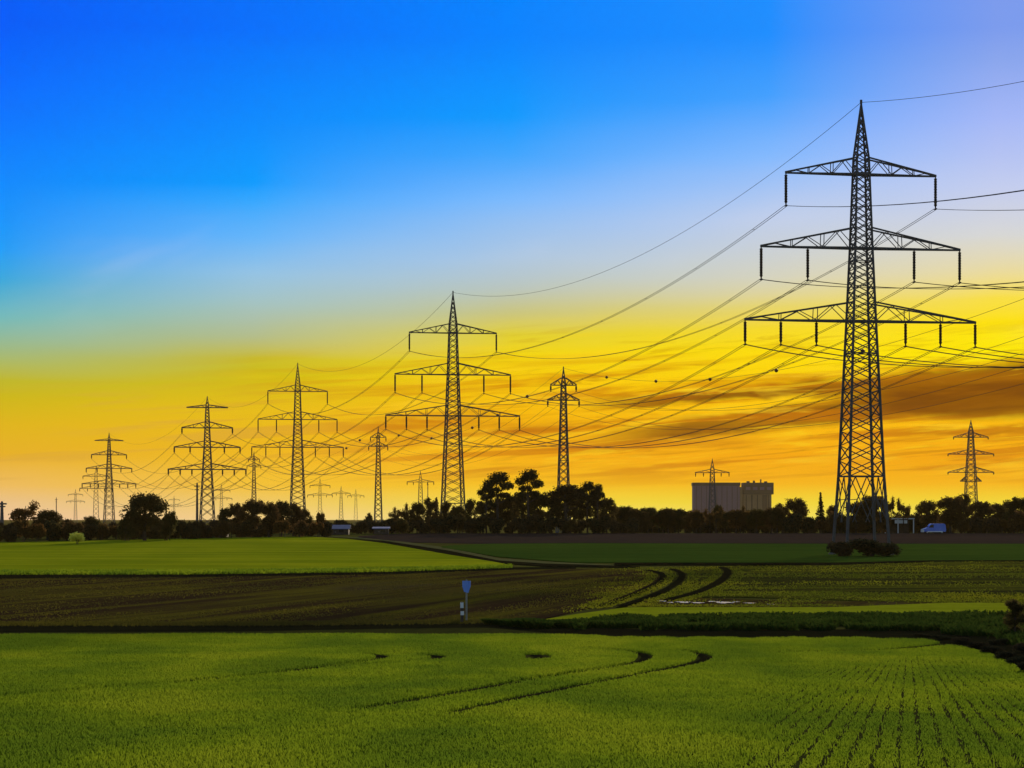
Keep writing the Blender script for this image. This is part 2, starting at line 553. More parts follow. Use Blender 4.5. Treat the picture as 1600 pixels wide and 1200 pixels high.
# far ploughed strip and dark green crop on the right
field('far_ploughed_field', [(560, 838), (640, 834), (760, 829), (900, 824), (1300, 823), (RR, 826)],
      [(560, 840), (640, 848), (760, 850), (900, 849), (1300, 850), (RR, 850)], M_farplough, 0.08)
field('far_verge', [(640, 833.2), (760, 828), (900, 822.6), (1100, 821.6)], [(640, 834.4), (760, 829.6), (900, 824.4), (1100, 823)], M_olive, 0.12, 60, 2)
field('dark_green_field', [(690, 854), (760, 850.5), (900, 849.5), (1300, 850.5), (RR, 850.5)],
      [(690, 856), (780, 871), (900, 880), (1300, 880), (RR, 874)], M_dkgreen, 0.10)
# bright green field on the left
field('green_field', [(L, 858), (0, 849), (250, 843.5), (480, 839.5), (540, 843), (600, 850), (700, 868), (780, 881), (800, 886.4)],
      [(L, 899), (0, 897.5), (300, 897), (600, 893), (800, 886.6)], M_green, 0.15)
# light farm track that runs down the edge of the green field
field('farm_track', [(490, 836.8), (540, 838.6), (600, 842.5), (700, 856.5), (780, 873), (850, 878), (960, 883.5)],
      [(490, 837.8), (540, 840), (600, 845.0), (700, 860.5), (780, 876.5), (850, 881), (960, 885.5)], M_track, 0.06, 80, 3)
field('track_verge', [(520, 840.6), (600, 846.0), (700, 861), (780, 877), (850, 881.5), (1000, 886)],
      [(520, 841.4), (600, 849.0), (700, 867), (780, 880.6), (850, 886), (1000, 888)], M_dark, 0.09, 80, 3)
field('field_margin', [(L, 899.6), (0, 898), (300, 897.5), (600, 893.6), (800, 887), (900, 886.8)],
      [(L, 907), (0, 905), (300, 902.5), (600, 898.5), (800, 890.6), (900, 889)], M_dark, 0.05, 100, 3)
field('ploughed_field', [(L, 907.2), (0, 905.2), (300, 902.7), (600, 898.7), (800, 891), (900, 889.3), (960, 889), (1020, 892), (1040, 897)],
      [(L, 976), (0, 976), (400, 976), (700, 972), (840, 970), (880, 961), (940, 946), (1000, 925), (1040, 903)], M_plough, 0.05, 150, 20)
field('stubble_field', [(1046, 887), (1150, 885.5), (1300, 884), (1500, 878), (RR, 874)],
      [(1046, 934), (1150, 934), (1300, 938), (1500, 944), (RR, 948)], M_stubble, 0.07, 120, 16)
field('far_field_margin', [(960, 880.6), (1300, 880.6), (1450, 877), (RR, 875)], [(960, 884), (1300, 884), (1450, 879), (RR, 876)], M_dark, 0.12, 60, 2)
field('grass_strip', [(840, 972), (900, 962), (980, 951), (1100, 951), (1300, 951), (1480, 944), (RR, 944)],
      [(840, 974), (900, 972), (980, 966.5), (1100, 965), (1300, 964), (1480, 962), (RR, 962)], M_strip, 0.09, 100, 6)
field('wet_soil', [(1000, 935), (1100, 935.4), (1250, 940), (RR, 949)], [(1000, 949), (1100, 950.4), (1250, 950), (RR, 955)], M_plough, 0.045, 80, 6)
field('ditch', [(L, 977), (0, 977), (400, 977), (700, 974), (760, 972.5), (830, 975), (1000, 984), (1300, 984), (RR, 984)],
      [(L, 990), (0, 989), (400, 987), (600, 983), (760, 981), (860, 990), (1000, 996), (1300, 997), (1440, 1000), (1540, 1018), (1640, 1062), (RR, 1200)], M_dark, 0.02, 160, 5)  # ditch with the shadow band below the weeds painted in as near-black ground
field('front_field', [(L, 990.2), (0, 989.2), (400, 987.2), (600, 983.2), (760, 981.2), (860, 990.2), (1000, 996.2), (1300, 997.2), (1440, 1000.2), (1540, 1018.2), (1640, 1062.2), (RR, 1200.2)],
      [(L, 1330), (RR, 1330)], M_frontsoil, 0.02, 160, 40)


# wheel tracks in the stubble: pairs of dark curved lines
def ribbon(name, pts, wid, mat, off, kind='structure'):
    P = []
    # densify with Catmull-Rom in the world
    W = [unproj(*p) for p in pts]
    W = [(float(a), float(b)) for a, b in W]
    for i in range(len(W) - 1):
        p0 = W[max(i - 1, 0)]; p1 = W[i]; p2 = W[i + 1]; p3 = W[min(i + 2, len(W) - 1)]
        for k in range(10):
            t = k / 10
            P.append(tuple(0.5 * ((2 * p1[q]) + (-p0[q] + p2[q]) * t + (2 * p0[q] - 5 * p1[q] + 4 * p2[q] - p3[q]) * t * t
                                  + (-p0[q] + 3 * p1[q] - 3 * p2[q] + p3[q]) * t ** 3) for q in (0, 1)))
    P.append(W[-1])
    V = []; Fs = []
    for i, p in enumerate(P):
        a = P[max(i - 1, 0)]; b = P[min(i + 1, len(P) - 1)]
        d = Vector((b[0] - a[0], b[1] - a[1])); d.normalize()
        nx_, ny_ = -d.y, d.x
        for sgn in (-1, 1):
            X = p[0] + nx_ * sgn * wid / 2; Y = p[1] + ny_ * sgn * wid / 2
            V.append((X, Y, float(gz(Y)) + off))
    for i in range(len(P) - 1):
        Fs.append((2 * i, 2 * i + 1, 2 * i + 3, 2 * i + 2))
    o = mesh_obj(name, V, Fs, mat)
    tag(o, kind=kind)
    return o, P


MT = []
for pts in ([(1012, 892), (1032, 897), (1036, 905), (1020, 917), (985, 933), (940, 950)],
            [(1050, 890), (1064, 897), (1064, 906), (1046, 920), (1010, 936), (968, 950)]):
    MT.append(ribbon('wheel_track', pts, 0.6, M_dark, 0.105)[1])
MT.append(ribbon('wheel_track', [(1128, 887.5), (1137, 894), (1132, 904), (1116, 915), (1086, 928), (1040, 940)], 0.7, M_dark, 0.105)[1])

# puddles on the wet soil
m, nt, out = material('puddle_water')
P_, x_, y_, z_ = wpos(nt)
principled(nt, out, (0.05, 0.04, 0.02), 0.18, 0, 0.5, nt.noise(nt.vec(x_ * 3.0, y_ * 0.8, 0.0), 1, 3), 0.02, 0.01)
M_puddle = m
for k, (cx, cy, rx, ry) in enumerate(((1068, 942.5, 10, 1.3), (1090, 943.5, 9, 0.9), (1131, 943, 13, 1.5), (1112, 941.5, 6, 0.7), (1034, 940.5, 7, 1.0), (1048, 943, 5, 0.6), (1172, 944, 8, 0.6), (1150, 942, 5, 0.5), (1205, 946, 7, 0.4))):
    X, Y = (float(q) for q in unproj(cx, cy))
    Xr = rx * Y / F
    Yr = abs(float(unproj(cx, cy - ry)[1]) - Y)
    V = []
    for i in range(40):
        a = 2 * math.pi * i / 40
        q = 1 + 0.22 * math.sin(3 * a + k) + 0.15 * math.sin(5 * a + 2 * k)
        V.append((X + Xr * q * math.cos(a), Y + Yr * q * math.sin(a), 0))
    zz = float(gz(Y)) + 0.075
    V = [(a, b, zz + 0.004 * (b - Y) * 0) for a, b, _ in V]
    tag(mesh_obj('puddle', V, [tuple(range(40))], M_puddle), kind='structure')

# ---------------------------------------------------------------- crop on the front field
tracks_px = [
    [(560, 1112), (700, 1088), (800, 1070), (900, 1054), (985, 1040), (1008, 1030), (1000, 1023), (960, 1018), (900, 1015)],
    [(700, 1120), (820, 1092), (950, 1066), (1050, 1046), (1096, 1034), (1098, 1026), (1070, 1020), (1010, 1016)],
    [(-60, 1096), (150, 1080), (400, 1057), (560, 1043), (660, 1035), (684, 1030), (676, 1026), (620, 1022), (560, 1020)],
    [(380, 1060), (480, 1047), (570, 1036), (598, 1030), (592, 1026), (570, 1023)],
    [(838, 1032), (842, 1028), (834, 1025)],
    [(1220, 1020), (1300, 1019), (1400, 1016), (1490, 1008)],
]
trk = []
for k, pts in enumerate(tracks_px):
    o, Pp = ribbon('wheel_track', pts, 0.32 if k < 5 else 0.9, M_dark, 0.03 + 0.004 * k)
    trk.append((np.array(Pp), (0.30 if k < 4 else 0.5)))

NB = 950000
Yb = np.sqrt(nrng.uniform(44.0 ** 2, 128.0 ** 2, NB))
Xb = nrng.uniform(-1, 1, NB) * (Yb * 0.205 + 1.0)
pxb = 800 + F * Xb / Yb
pyb = HZ + F * (depth(Yb)) / Yb
topline = [(L, 990.2), (0, 989.2), (400, 987.2), (600, 983.2), (760, 981.2), (860, 990.2), (1000, 996.2), (1300, 997.2), (1440, 1000.2), (1540, 1018.2), (1640, 1062.2), (RR, 1200.2)]
keep = pyb > poly_y(topline, pxb) + 2.2 + 1.2 * np.sin(pxb * 0.09) * np.sin(pxb * 0.031)
# drilled rows that fan out on the right
ph = (pxb - 1420) * 88.0 / np.maximum(pyb - 985, 8) / 16.0
fr = np.abs(ph - np.round(ph))
roww = np.clip((pxb - 1040) / 200.0, 0, 1) * np.clip((pyb - 1012) / 22.0, 0, 1)
keep &= ~((fr > 0.33) & (nrng.uniform(0, 1, NB) < roww * 0.85))
for Pp, rr_ in trk:
    seg = Pp
    bb = (Xb > seg[:, 0].min() - 1) & (Xb < seg[:, 0].max() + 1) & (Yb > seg[:, 1].min() - 1) & (Yb < seg[:, 1].max() + 1)
    idx = np.nonzero(bb & keep)[0]
    best = np.full(len(idx), 1e9)
    for i in range(len(seg) - 1):
        a = seg[i]; d = seg[i + 1] - a; L2 = (d * d).sum() + 1e-9
        t = np.clip(((Xb[idx] - a[0]) * d[0] + (Yb[idx] - a[1]) * d[1]) / L2, 0, 1)
        best = np.minimum(best, (Xb[idx] - a[0] - t * d[0]) ** 2 + (Yb[idx] - a[1] - t * d[1]) ** 2)
    keep[idx[best < rr_ ** 2]] = False
Xb = Xb[keep]; Yb = Yb[keep]; rwk = roww[keep]
# height varies in soft patches
patch = np.sin(Xb * 0.9 + np.sin(Yb * 0.31) * 2) * 0.5 + np.sin(Yb * 0.23 + Xb * 0.27) * 0.5


def blades(name, X, Y, h0, h1, wd, mat, lean=0.35, patch=None):
    n = len(X)
    Z = gz(Y) + 0.02
    h = nrng.uniform(h0, h1, n)
    if patch is not None: h = h * (1 + 0.22 * patch)
    a = nrng.uniform(0, 2 * np.pi, n)
    wx = np.cos(a) * wd * nrng.uniform(0.6, 1.3, n); wy = np.sin(a) * wd * nrng.uniform(0.6, 1.3, n)
    la = nrng.uniform(0, 2 * np.pi, n); ll = h * lean * nrng.uniform(0.2, 1.4, n)
    V = np.empty((n, 4, 3))
    V[:, 0] = np.stack([X - wx / 2, Y - wy / 2, Z], 1)
    V[:, 1] = np.stack([X + wx / 2, Y + wy / 2, Z], 1)
    V[:, 2] = np.stack([X + wx * 0.25 + np.cos(la) * ll, Y + wy * 0.25 + np.sin(la) * ll, Z + h], 1)
    V[:, 3] = np.stack([X - wx * 0.25 + np.cos(la) * ll, Y - wy * 0.25 + np.sin(la) * ll, Z + h], 1)
    return np_quads(name, V, mat)


o = blades('crop', Xb, Yb, 0.06, 0.13, 0.028, M_blade, 0.5, patch - 1.6 * rwk)
tag(o, 'low bright green crop covering the front field', 'crop', kind='stuff')

# dark leafy weeds along the ditch
NW = 60000
pxw = nrng.uniform(760, 1900, NW)
tw = [(760, 976), (840, 979), (900, 976), (960, 970), (1100, 966), (1300, 965.5), (1480, 964), (1600, 964), (1900, 962)]
bw = [(760, 977), (840, 983), (900, 984), (960, 985), (1100, 986), (1300, 986), (1440, 988), (1540, 998), (1640, 1025), (1900, 1090)]
tt = nrng.uniform(0, 1, NW)
pyw = poly_y(tw, pxw) * (1 - tt) + poly_y(bw, pxw) * tt
Xw, Yw = unproj(pxw, pyw)
cl_ = np.array([mnoise.noise(Vector((a * 0.6, b * 0.35, 0))) for a, b in zip(Xw, Yw)])
k_ = cl_ > -0.28 + 0.25 * tt
Xw, Yw, cl_ = Xw[k_], Yw[k_], cl_[k_]
o = blades('weeds', Xw, Yw, 0.14, 0.34, 0.14, M_weed, 0.9, cl_ * 2.2)
tag(o, 'dark green leafy weeds growing along the ditch', 'weeds', kind='stuff')
# ragged weeds and stubble of the middle fields
def noise2(X, Y, a, b, z=0.0):
    return np.array([mnoise.noise(Vector((p * a, q * b, z))) + 0.5 * mnoise.noise(Vector((p * a * 2.3, q * b * 2.3, z + 4))) for p, q in zip(X, Y)])


def dist_to(X, Y, P):
    best = np.full(len(X), 1e9); P = np.array(P)
    for i in range(len(P) - 1):
        a = P[i]; d = P[i + 1] - a; L2 = (d * d).sum() + 1e-9
        t = np.clip(((X - a[0]) * d[0] + (Y - a[1]) * d[1]) / L2, 0, 1)
        best = np.minimum(best, (X - a[0] - t * d[0]) ** 2 + (Y - a[1] - t * d[1]) ** 2)
    return np.sqrt(best)


def scatter(name, label, top, bot, n, mat, h0, h1, wd, dens, lift=0.05):
    px = nrng.uniform(max(top[0][0], bot[0][0]), min(top[-1][0], bot[-1][0]), n)
    t = nrng.uniform(0, 1, n)
    py = poly_y(top, px) * (1 - t) + poly_y(bot, px) * t
    X, Y = unproj(px, py)
    k = nrng.uniform(0, 1, n) < dens(X, Y, px, py)
    X, Y = X[k], Y[k]
    o = blades(name, X, Y, h0, h1, wd, mat, 0.8)
    for v in ('z',): o.location.z += lift
    return tag(o, label, 'weeds', kind='stuff')


def d_stub(X, Y, px, py):
    n1 = noise2(X, Y, 0.045, 0.03 * 3.2, 1.0)
    n2 = noise2(X * 0.98 - Y * 0.2, Y, 0.3, 0.05, 5.0)
    d = np.clip(0.40 + 1.7 * n1 + 0.9 * n2, 0.02, 1.0)
    bare = np.exp(-((px - 1215) / 95.0) ** 2 - ((py - 909) / 9.0) ** 2) + np.exp(-((px - 1480) / 170.0) ** 2 - ((py - 912 + (px - 1480) * 0.03) / 8.0) ** 2)
    d = d * (1 - 0.92 * np.clip(bare, 0, 1))
    d = d * (1 - 0.75 * np.clip((py - 934) / 4.0, 0, 1) * np.clip((946 - py) / 3.0, 0, 1) * np.clip((1260 - px) / 80.0, 0, 1))
    d = d + 0.5 * np.exp(-((py - 889) / 3.0) ** 2) + 0.6 * np.exp(-((py - 931) / 2.2) ** 2)
    d = d * np.clip((px - 930 + (py - 890) * 1.1 + 25 * n2) / 110.0, 0, 1) ** 1.5
    for P in MT:
        q = dist_to(X, Y, P)
        d = np.where(q < 0.5, 0.0, np.where(q < 1.5, np.maximum(d, 0.9), d))
    return d


scatter('field_weeds', 'olive weeds growing in streaks over the rough field right of the ploughed one', [(880, 889.5), (960, 889), (1046, 887), (1150, 885.5), (1300, 884), (1500, 878), (1900, 875)],
        [(880, 962), (960, 950), (1046, 950), (1150, 950), (1300, 950), (1500, 944), (1900, 944)], 76000, M_olivew, 0.03, 0.085, 0.10, d_stub)


def d_pl(X, Y, px, py):
    u = X * 0.978 - Y * 0.208
    n1 = noise2(u, Y, 0.42, 0.016, 2.0); n2 = noise2(X, Y, 0.05, 0.02, 8.0)
    d = np.clip(0.22 + 0.75 * n1 + 0.45 * n2, 0, 1)
    for P in MT: d = np.where(dist_to(X, Y, P) < 0.5, 0.0, d)
    return d


scatter('field_weeds', 'thin olive weeds along the furrows of the ploughed field', [(-300, 906), (0, 905.2), (300, 902.7), (600, 898.7), (800, 891), (900, 889.3), (1010, 890)],
        [(-300, 975), (0, 975), (400, 975), (700, 971), (840, 969), (900, 958), (1010, 918)], 100000, M_brownw, 0.02, 0.07, 0.08, d_pl)
scatter('margin_grass', 'ragged grass fringe along the near edge of the bright green field', [(-300, 895.5), (0, 894.5), (300, 894), (600, 890.5), (800, 885)],
        [(-300, 900.5), (0, 899.5), (300, 899), (600, 895), (800, 888.5)], 26000, M_blade, 0.12, 0.3, 0.12, lambda X, Y, a, b: 0.6 + 0 * X)
# coarse grass fringe along the dark ditch on the left
NG = 30000
pxg = nrng.uniform(-700, 860, NG)
pyg = poly_y([(-700, 976.5), (400, 976), (700, 973), (760, 972), (860, 976)], pxg) + nrng.normal(0, 1.3, NG)
Xg, Yg = unproj(pxg, pyg)
o = blades('verge_grass', Xg, Yg, 0.04, 0.12, 0.06, M_brownw, 0.8)
tag(o, 'ragged dark grass on the verge of the ditch', 'grass', kind='stuff')


# ---------------------------------------------------------------- pylons
def pylon(name, cfg, insul=True):
    root = empty(name)
    prof = cfg['prof']          # (height, side)
    hs = [p[0] for p in prof]; ss = [p[1] for p in prof]
    side = lambda h: float(np.interp(h, hs, ss))
    lw, bw_ = cfg['leg'], cfg['brace']
    htop = cfg['body_top']
    cor = lambda h, i: Vector((((-1, 1, 1, -1)[i]) * side(h) / 2, ((-1, -1, 1, 1)[i]) * side(h) / 2, h))
    lv = [h for h in hs if h < htop] + [htop]
    for i in range(4):
        b = MB()
        for a, c_ in zip(lv[:-1], lv[1:]): b.bar(cor(a, i), cor(c_, i), lw * (1 - 0.35 * a / htop), lw * (1 - 0.35 * c_ / htop))
        b.build('leg', M_steel, root)
    # lattice bracing
    b = MB()
    h = cfg['brace_from']
    for i in range(4):
        j = (i + 1) % 4
        b.bar(cor(h, i), cor(h, j), bw_ * 1.5)
        if h > 1:
            mid_ = (cor(h, i) + cor(h, j)) / 2
            q1 = h * 0.42
            b.bar(mid_, cor(q1, i), bw_); b.bar(mid_, cor(q1, j), bw_)
            b.bar(cor(h, i), (cor(q1, i) * 0.45 + cor(q1, j) * 0.55), bw_ * 0.8)
            b.bar(cor(h, j), (cor(q1, j) * 0.45 + cor(q1, i) * 0.55), bw_ * 0.8)
            b.bar(cor(h * 0.7, i), (mid_ + cor(q1, i)) / 2, bw_ * 0.8); b.bar(cor(h * 0.7, j), (mid_ + cor(q1, j)) / 2, bw_ * 0.8)
    k = 0
    while h < htop - 0.3:
        step = max(cfg['panel_min'], side(h) * cfg['panel'])
        h2 = min(h + step, htop)
        if htop - h2 < step * 0.4: h2 = htop
        for i in range(4):
            j = (i + 1) % 4
            b.bar(cor(h, i), cor(h2, j), bw_); b.bar(cor(h, j), cor(h2, i), bw_)
            if k % 9 == 8: b.bar(cor(h2, i), cor(h2, j), bw_)
        h = h2; k += 1
    b.build('lattice_bracing', M_steel, root)
    # peak
    b = MB(); tip = Vector((0, 0, cfg['top']))
    pk = lambda t, i: cor(htop, i) * (1 - t) + tip * t
    for i in range(4):
        b.bar(cor(htop, i), tip, lw * 0.6, lw * 0.5)
        j = (i + 1) % 4
        np_ = cfg.get('peak_panels', 4)
        for q in range(np_):
            t0, t1 = q / np_ * 0.85, (q + 1) / np_ * 0.85
            b.bar(pk(t0, i), pk(t1, j), bw_ * 0.9); b.bar(pk(t0, j), pk(t1, i), bw_ * 0.9)
    b.box((0, 0, cfg['top'] + 0.1), (lw * 0.8, lw * 0.8, 0.5))
    b.build('peak', M_steel, root)
    # crossarms
    for ha, hr, half, ins, il in cfg['arms']:
        b = MB(); aw = cfg['arm_w']
        tops = []
        for s in (-1, 1):
            tipb = Vector((s * half, 0, ha))
            for yy in (-1, 1):
                lo_ = Vector((s * side(ha) / 2, yy * side(ha) / 2, ha)); hi_ = Vector((s * side(hr) / 2, yy * side(hr) / 2, hr))
                b.bar(lo_, tipb, aw); b.bar(hi_, tipb + Vector((0, 0, 0.12)), aw * 0.9)
                m_ = cfg.get('arm_panels', 5)
                for q in range(m_):
                    t0 = q / m_; t1 = (q + 1) / m_
                    a0 = lo_.lerp(tipb, t0); a1 = lo_.lerp(tipb, t1); c0 = hi_.lerp(tipb, t0); c1 = hi_.lerp(tipb, t1)
                    if q % 2 == 0: b.bar(a0, c1, bw_ * 0.75)
                    else: b.bar(c0, a1, bw_ * 0.75)
                    if q and q % 2 == 0: b.bar(a0, c0, bw_ * 0.75)
            m_ = cfg.get('arm_panels', 5)
            for q in range(m_):     # plan bracing
                lo_ = Vector((s * side(ha) / 2, -side(ha) / 2, ha)); lo2 = Vector((s * side(ha) / 2, side(ha) / 2, ha))
                b.bar(lo_.lerp(tipb, q / m_), lo2.lerp(tipb, (q + 1) / m_), bw_ * 0.6)
        b.bar((-side(ha) / 2, -side(ha) / 2, ha), (side(ha) / 2, -side(ha) / 2, ha), aw)
        b.bar((-side(ha) / 2, side(ha) / 2, ha), (side(ha) / 2, side(ha) / 2, ha), aw)
        arm = b.build('crossarm', M_steel, root)
        if insul:
            for xi in ins:
                q = MB(); r = cfg['ins_r']
                prof_ = [(r * 0.35, 0.0), (r * 0.35, -0.25)]
                nd = max(3, int((il - 0.6) / 0.34))
                for d in range(nd):
                    z0 = -0.25 - (il - 0.6) * d / nd
                    prof_ += [(r * 0.75, z0 - 0.02), (r, z0 - 0.12), (r * 0.75, z0 - 0.20)]
                prof_ += [(r * 0.4, -il + 0.33), (r * 0.4, -il + 0.05), (r * 0.25, -il)]
                q.lathe((xi, 0, ha), prof_, 8)
                q.bar((xi, -0.45, ha - il + 0.05), (xi, 0.45, ha - il + 0.05), 0.16)
                q.build('insulator', M_insul, arm)
    if cfg.get('footing'):
        for i in range(4):
            q = MB(); c0 = cor(0, i); q.lathe((c0.x, c0.y, -0.6), [(0.55, 0), (0.55, 0.85), (0.4, 0.95)], 12)
            q.build('footing', M_conc, root)
    return root


A_CFG = dict(prof=[(0, 6.0), (10.5, 4.75), (31, 3.1), (41, 2.37), (52.8, 1.65)], leg=0.33, brace=0.125, body_top=52.8, brace_from=10.5,
             panel=0.44, panel_min=1.3, top=60.2, peak_panels=6, arm_w=0.22, arm_panels=6, ins_r=0.24, footing=True,
             arms=[(50.6, 52.8, 10.5, (-10.4, 10.4), 4.4), (40.8, 43.5, 13.9, (-13.8, -7.4, 7.4, 13.8), 4.4),
                   (31.1, 33.6, 16.1, (-16.0, -11.1, -6.2, 6.2, 11.1, 16.0), 3.3)])
C_CFG = dict(prof=[(0, 6.6), (21, 4.6), (40, 2.6), (57, 1.2)], leg=0.42, brace=0.2, body_top=57, brace_from=3.0, panel=0.7, panel_min=1.5,
             top=60.5, peak_panels=2, arm_w=0.42, arm_panels=4, ins_r=0.42,
             arms=[(55.8, 57, 9.2, (), 0), (46.8, 49.5, 11.4, (-11.2, 11.2), 2.6), (38.2, 41, 14.8, (-14.6, -7.6, 7.6, 14.6), 2.6),
                   (28.4, 31, 17.5, (-17.2, -12, -6.8, 6.8, 12, 17.2), 2.6)])
P_CFG = dict(prof=[(0, 3.2), (8, 2.7), (33, 1.3), (38, 1.0)], leg=0.28, brace=0.14, body_top=38, brace_from=2.0, panel=0.8, panel_min=1.3,
             top=41.9, peak_panels=3, arm_w=0.24, arm_panels=3, ins_r=0.26,
             arms=[(37.9, 39.6, 3.1, (-3.0, 3.0), 1.5), (34.4, 36.0, 3.8, (-3.7, 3.7), 1.5)])
S_CFG = dict(prof=[(0, 3.4), (30, 1.2)], leg=0.28, brace=0.13, body_top=26.5, brace_from=2.0, panel=0.9, panel_min=1.6, top=30.5, peak_panels=2,
             arm_w=0.24, arm_panels=3, ins_r=0.25, arms=[(25.2, 26.6, 7.0, (-6.8, -3.6, 3.6, 6.8), 1.6)])
D_CFG = dict(prof=[(0, 3.6), (36, 1.2)], leg=0.32, brace=0.15, body_top=32, brace_from=2.0, panel=0.9, panel_min=1.6, top=36, peak_panels=2,
             arm_w=0.28, arm_panels=3, ins_r=0.28, arms=[(30.8, 32.2, 7.6, (-7.4, 7.4), 1.8), (23.8, 25.4, 9.4, (-9.2, -4.8, 4.8, 9.2), 1.8)])
G_CFG = dict(prof=[(0, 7.0), (30, 5.0), (50, 2.6), (57, 2.4)], leg=0.42, brace=0.24, body_top=53, brace_from=3.0, panel=0.6, panel_min=1.6, top=59.3,
             peak_panels=3, arm_w=0.36, arm_panels=4, ins_r=0.4,
             arms=[(50.3, 52.8, 9.6, (-9.4, 9.4), 1.2), (41.2, 43.6, 12.6, (-12.4, 12.4), 1.2), (31.4, 34.2, 12.6, (-12.4, 12.4), 1.2), (26.6, 29.2, 5.8, (), 0)])


def place(o, X, Y, base_depth, rz, scale=1.0):
    o.location = (X, Y, CAMZ - base_depth); o.rotation_euler = (0, 0, rz); o.scale = (scale,) * 3
    return o


GA = 'tall three-armed pylons of the main line'
T = []
tA = pylon('lattice_pylon', A_CFG)
specA = [(46.4, 378, float(depth(378)), 11.5, 'tallest lattice pylon with three crossarms, nearest, standing over two dark bushes'),
         (-13.9, 670, 7.1, 11.3, 'second tallest three-armed lattice pylon, rising behind the trees left of the wooded mound'),
         (-74.6, 990, 6.6, 11.0, 'three-armed lattice pylon with hanging insulators behind the long low thicket on the left')]
for k, (X, Y, dp, rz, lb) in enumerate(specA):
    o = tA if k == 0 else copy_tree(tA)
    place(o, X, Y, dp, R(rz)); tag(o, lb, 'pylon', GA); T.append(o)
# legs of the two far ones reach the dip behind the trees
tC = pylon('lattice_pylon', C_CFG)
specC = [(-135.0, 1260, 7.0, 13, 'four-armed lattice pylon with knobbed arms left of the long thicket'),
         (-255.0, 1800, 7.0, 20, 'smaller four-armed lattice pylon rising left of the big round tree')]
for k, (X, Y, dp, rz, lb) in enumerate(specC):
    o = tC if k == 0 else copy_tree(tC)
    place(o, X, Y, dp, R(rz)); tag(o, lb, 'pylon', 'four-armed pylons on the left'); T.append(o)

tP = pylon('slim_pylon', P_CFG)
PP = []
specP = [(12.0, 663, 7.0, 8.5, 'slim pointed pylon with two short arms behind the wooded mound'),
         (-51.5, 1095, 7.0, 10, 'slim pointed pylon with two short arms between thicket and second tallest pylon'),
         (-137.0, 1510, 7.0, 12, 'slim short-armed pylon whose top clears the long thicket on the left')]
for k, (X, Y, dp, rz, lb) in enumerate(specP):
    o = tP if k == 0 else copy_tree(tP)
    place(o, X, Y, dp, R(rz)); tag(o, lb, 'pylon', 'slim pylons of the second line'); PP.append(o)

tS = pylon('small_pylon', S_CFG)
specS = [(657, 72, 5, 'small distant single-armed pylon just left of the second tallest pylon'),
         (1113, 91, 4, 'single-armed pylon standing in front of the flat power station block'),
         (533, 49, 6, 'tiny single-armed pylon nearest the slim pylon right of the thicket'),
         (556, 44, 3, 'faintest single-armed pylon close beside the slim pylon right of the thicket')]
for k, (px, e, rz, lb) in enumerate(specS):
    Y = 23.5 * F / e; o = tS if k == 0 else copy_tree(tS)
    place(o, (px - 800) / F * Y, Y, 7.0, R(rz)); tag(o, lb, 'pylon', 'small single-armed pylons far off')
tD = pylon('small_pylon', D_CFG)
specD = [(150, 79, 8, 'dark two-armed pylon overlapping the smaller four-armed pylon'),
         (500, 61, 4, 'faint two-armed pylon just right of the long thicket'),
         (118, 44, 6, 'small two-armed pylon above the hedge left of the smaller four-armed pylon'),
         (346, 52, 4, 'faint two-armed pylon just right of the larger four-armed pylon'),
         (272, 34, 4, 'tiniest two-armed pylon right of the big round tree')]
for k, (px, e, rz, lb) in enumerate(specD):
    Y = 29 * F / e; o = tD if k == 0 else copy_tree(tD)
    place(o, (px - 800) / F * Y, Y, 7.0, R(rz)); tag(o, lb, 'pylon', 'small two-armed pylons far off')
tG = pylon('distant_pylon', G_CFG)
Y = 1530.0
place(tG, 717 / F * Y, Y, 7.0, R(3)); tag(tG, 'distant broad pylon with four stubby arms at the right edge', 'pylon')

# slim masts on the horizon
for px, ytop, Y, wd, lb in ((88, 777, 1700, 0.5, 'thin bare mast on the horizon left of the two-armed pylons'),
                            (3, 783, 900, 1.0, 'thick dark pole at the far left edge behind the hedge'),
                            (308, 754, 1300, 0.9, 'dark pole beside the left leg of the larger four-armed pylon'),
                            (668.5, 752, 1600, 0.45, 'thin pole beside the small single-armed pylon')):
    zt = CAMZ + (HZ - ytop) / F * Y; zb = CAMZ - 7.0
    q = MB(); X = (px - 800) / F * Y; hh = zt - zb
    q.lathe((0, 0, 0), [(wd * 0.75, 0), (wd * 0.6, hh * 0.5), (wd * 0.42, hh * 0.97), (wd * 0.2, hh)], 10)
    root = empty('mast', (X, Y, zb)); tag(root, lb, 'mast')
    q.build('pole', M_steel, root)
    q = MB(); q.box((0, 0, hh * 0.93), (wd * 3.0, wd * 0.8, wd * 0.5)); q.box((0, 0, hh * 0.86), (wd * 2.2, wd * 0.8, wd * 0.4))
    q.build('bracket', M_steel, root)


# ---------------------------------------------------------------- cables
def cable(p, q, sag, rad, spread, name, label, cat='cable', group=None, n=40):
    p = Vector(p); q = Vector(q); mbx = MB()
    d = (q - p); side_ = Vector((-d.y, d.x, 0)).normalized()
    for s in ((-0.5, 0.5) if spread else (0,)):
        pts = []
        for i in range(n + 1):
            t = i / n
            pts.append(p.lerp(q, t) + side_ * s * spread + Vector((0, 0, -4 * sag * t * (1 - t))))
        mbx.tube(pts, rad, 5)
    if spread:                      # spacers
        for i in range(2, n, 4):
            t = i / n; c0 = p.lerp(q, t) + Vector((0, 0, -4 * sag * t * (1 - t)))
            mbx.bar(c0 - side_ * spread * 0.5, c0 + side_ * spread * 0.5, rad * 1.5)
    o = mbx.build(name, M_wire)
    tag(o, label, cat, group)
    return o


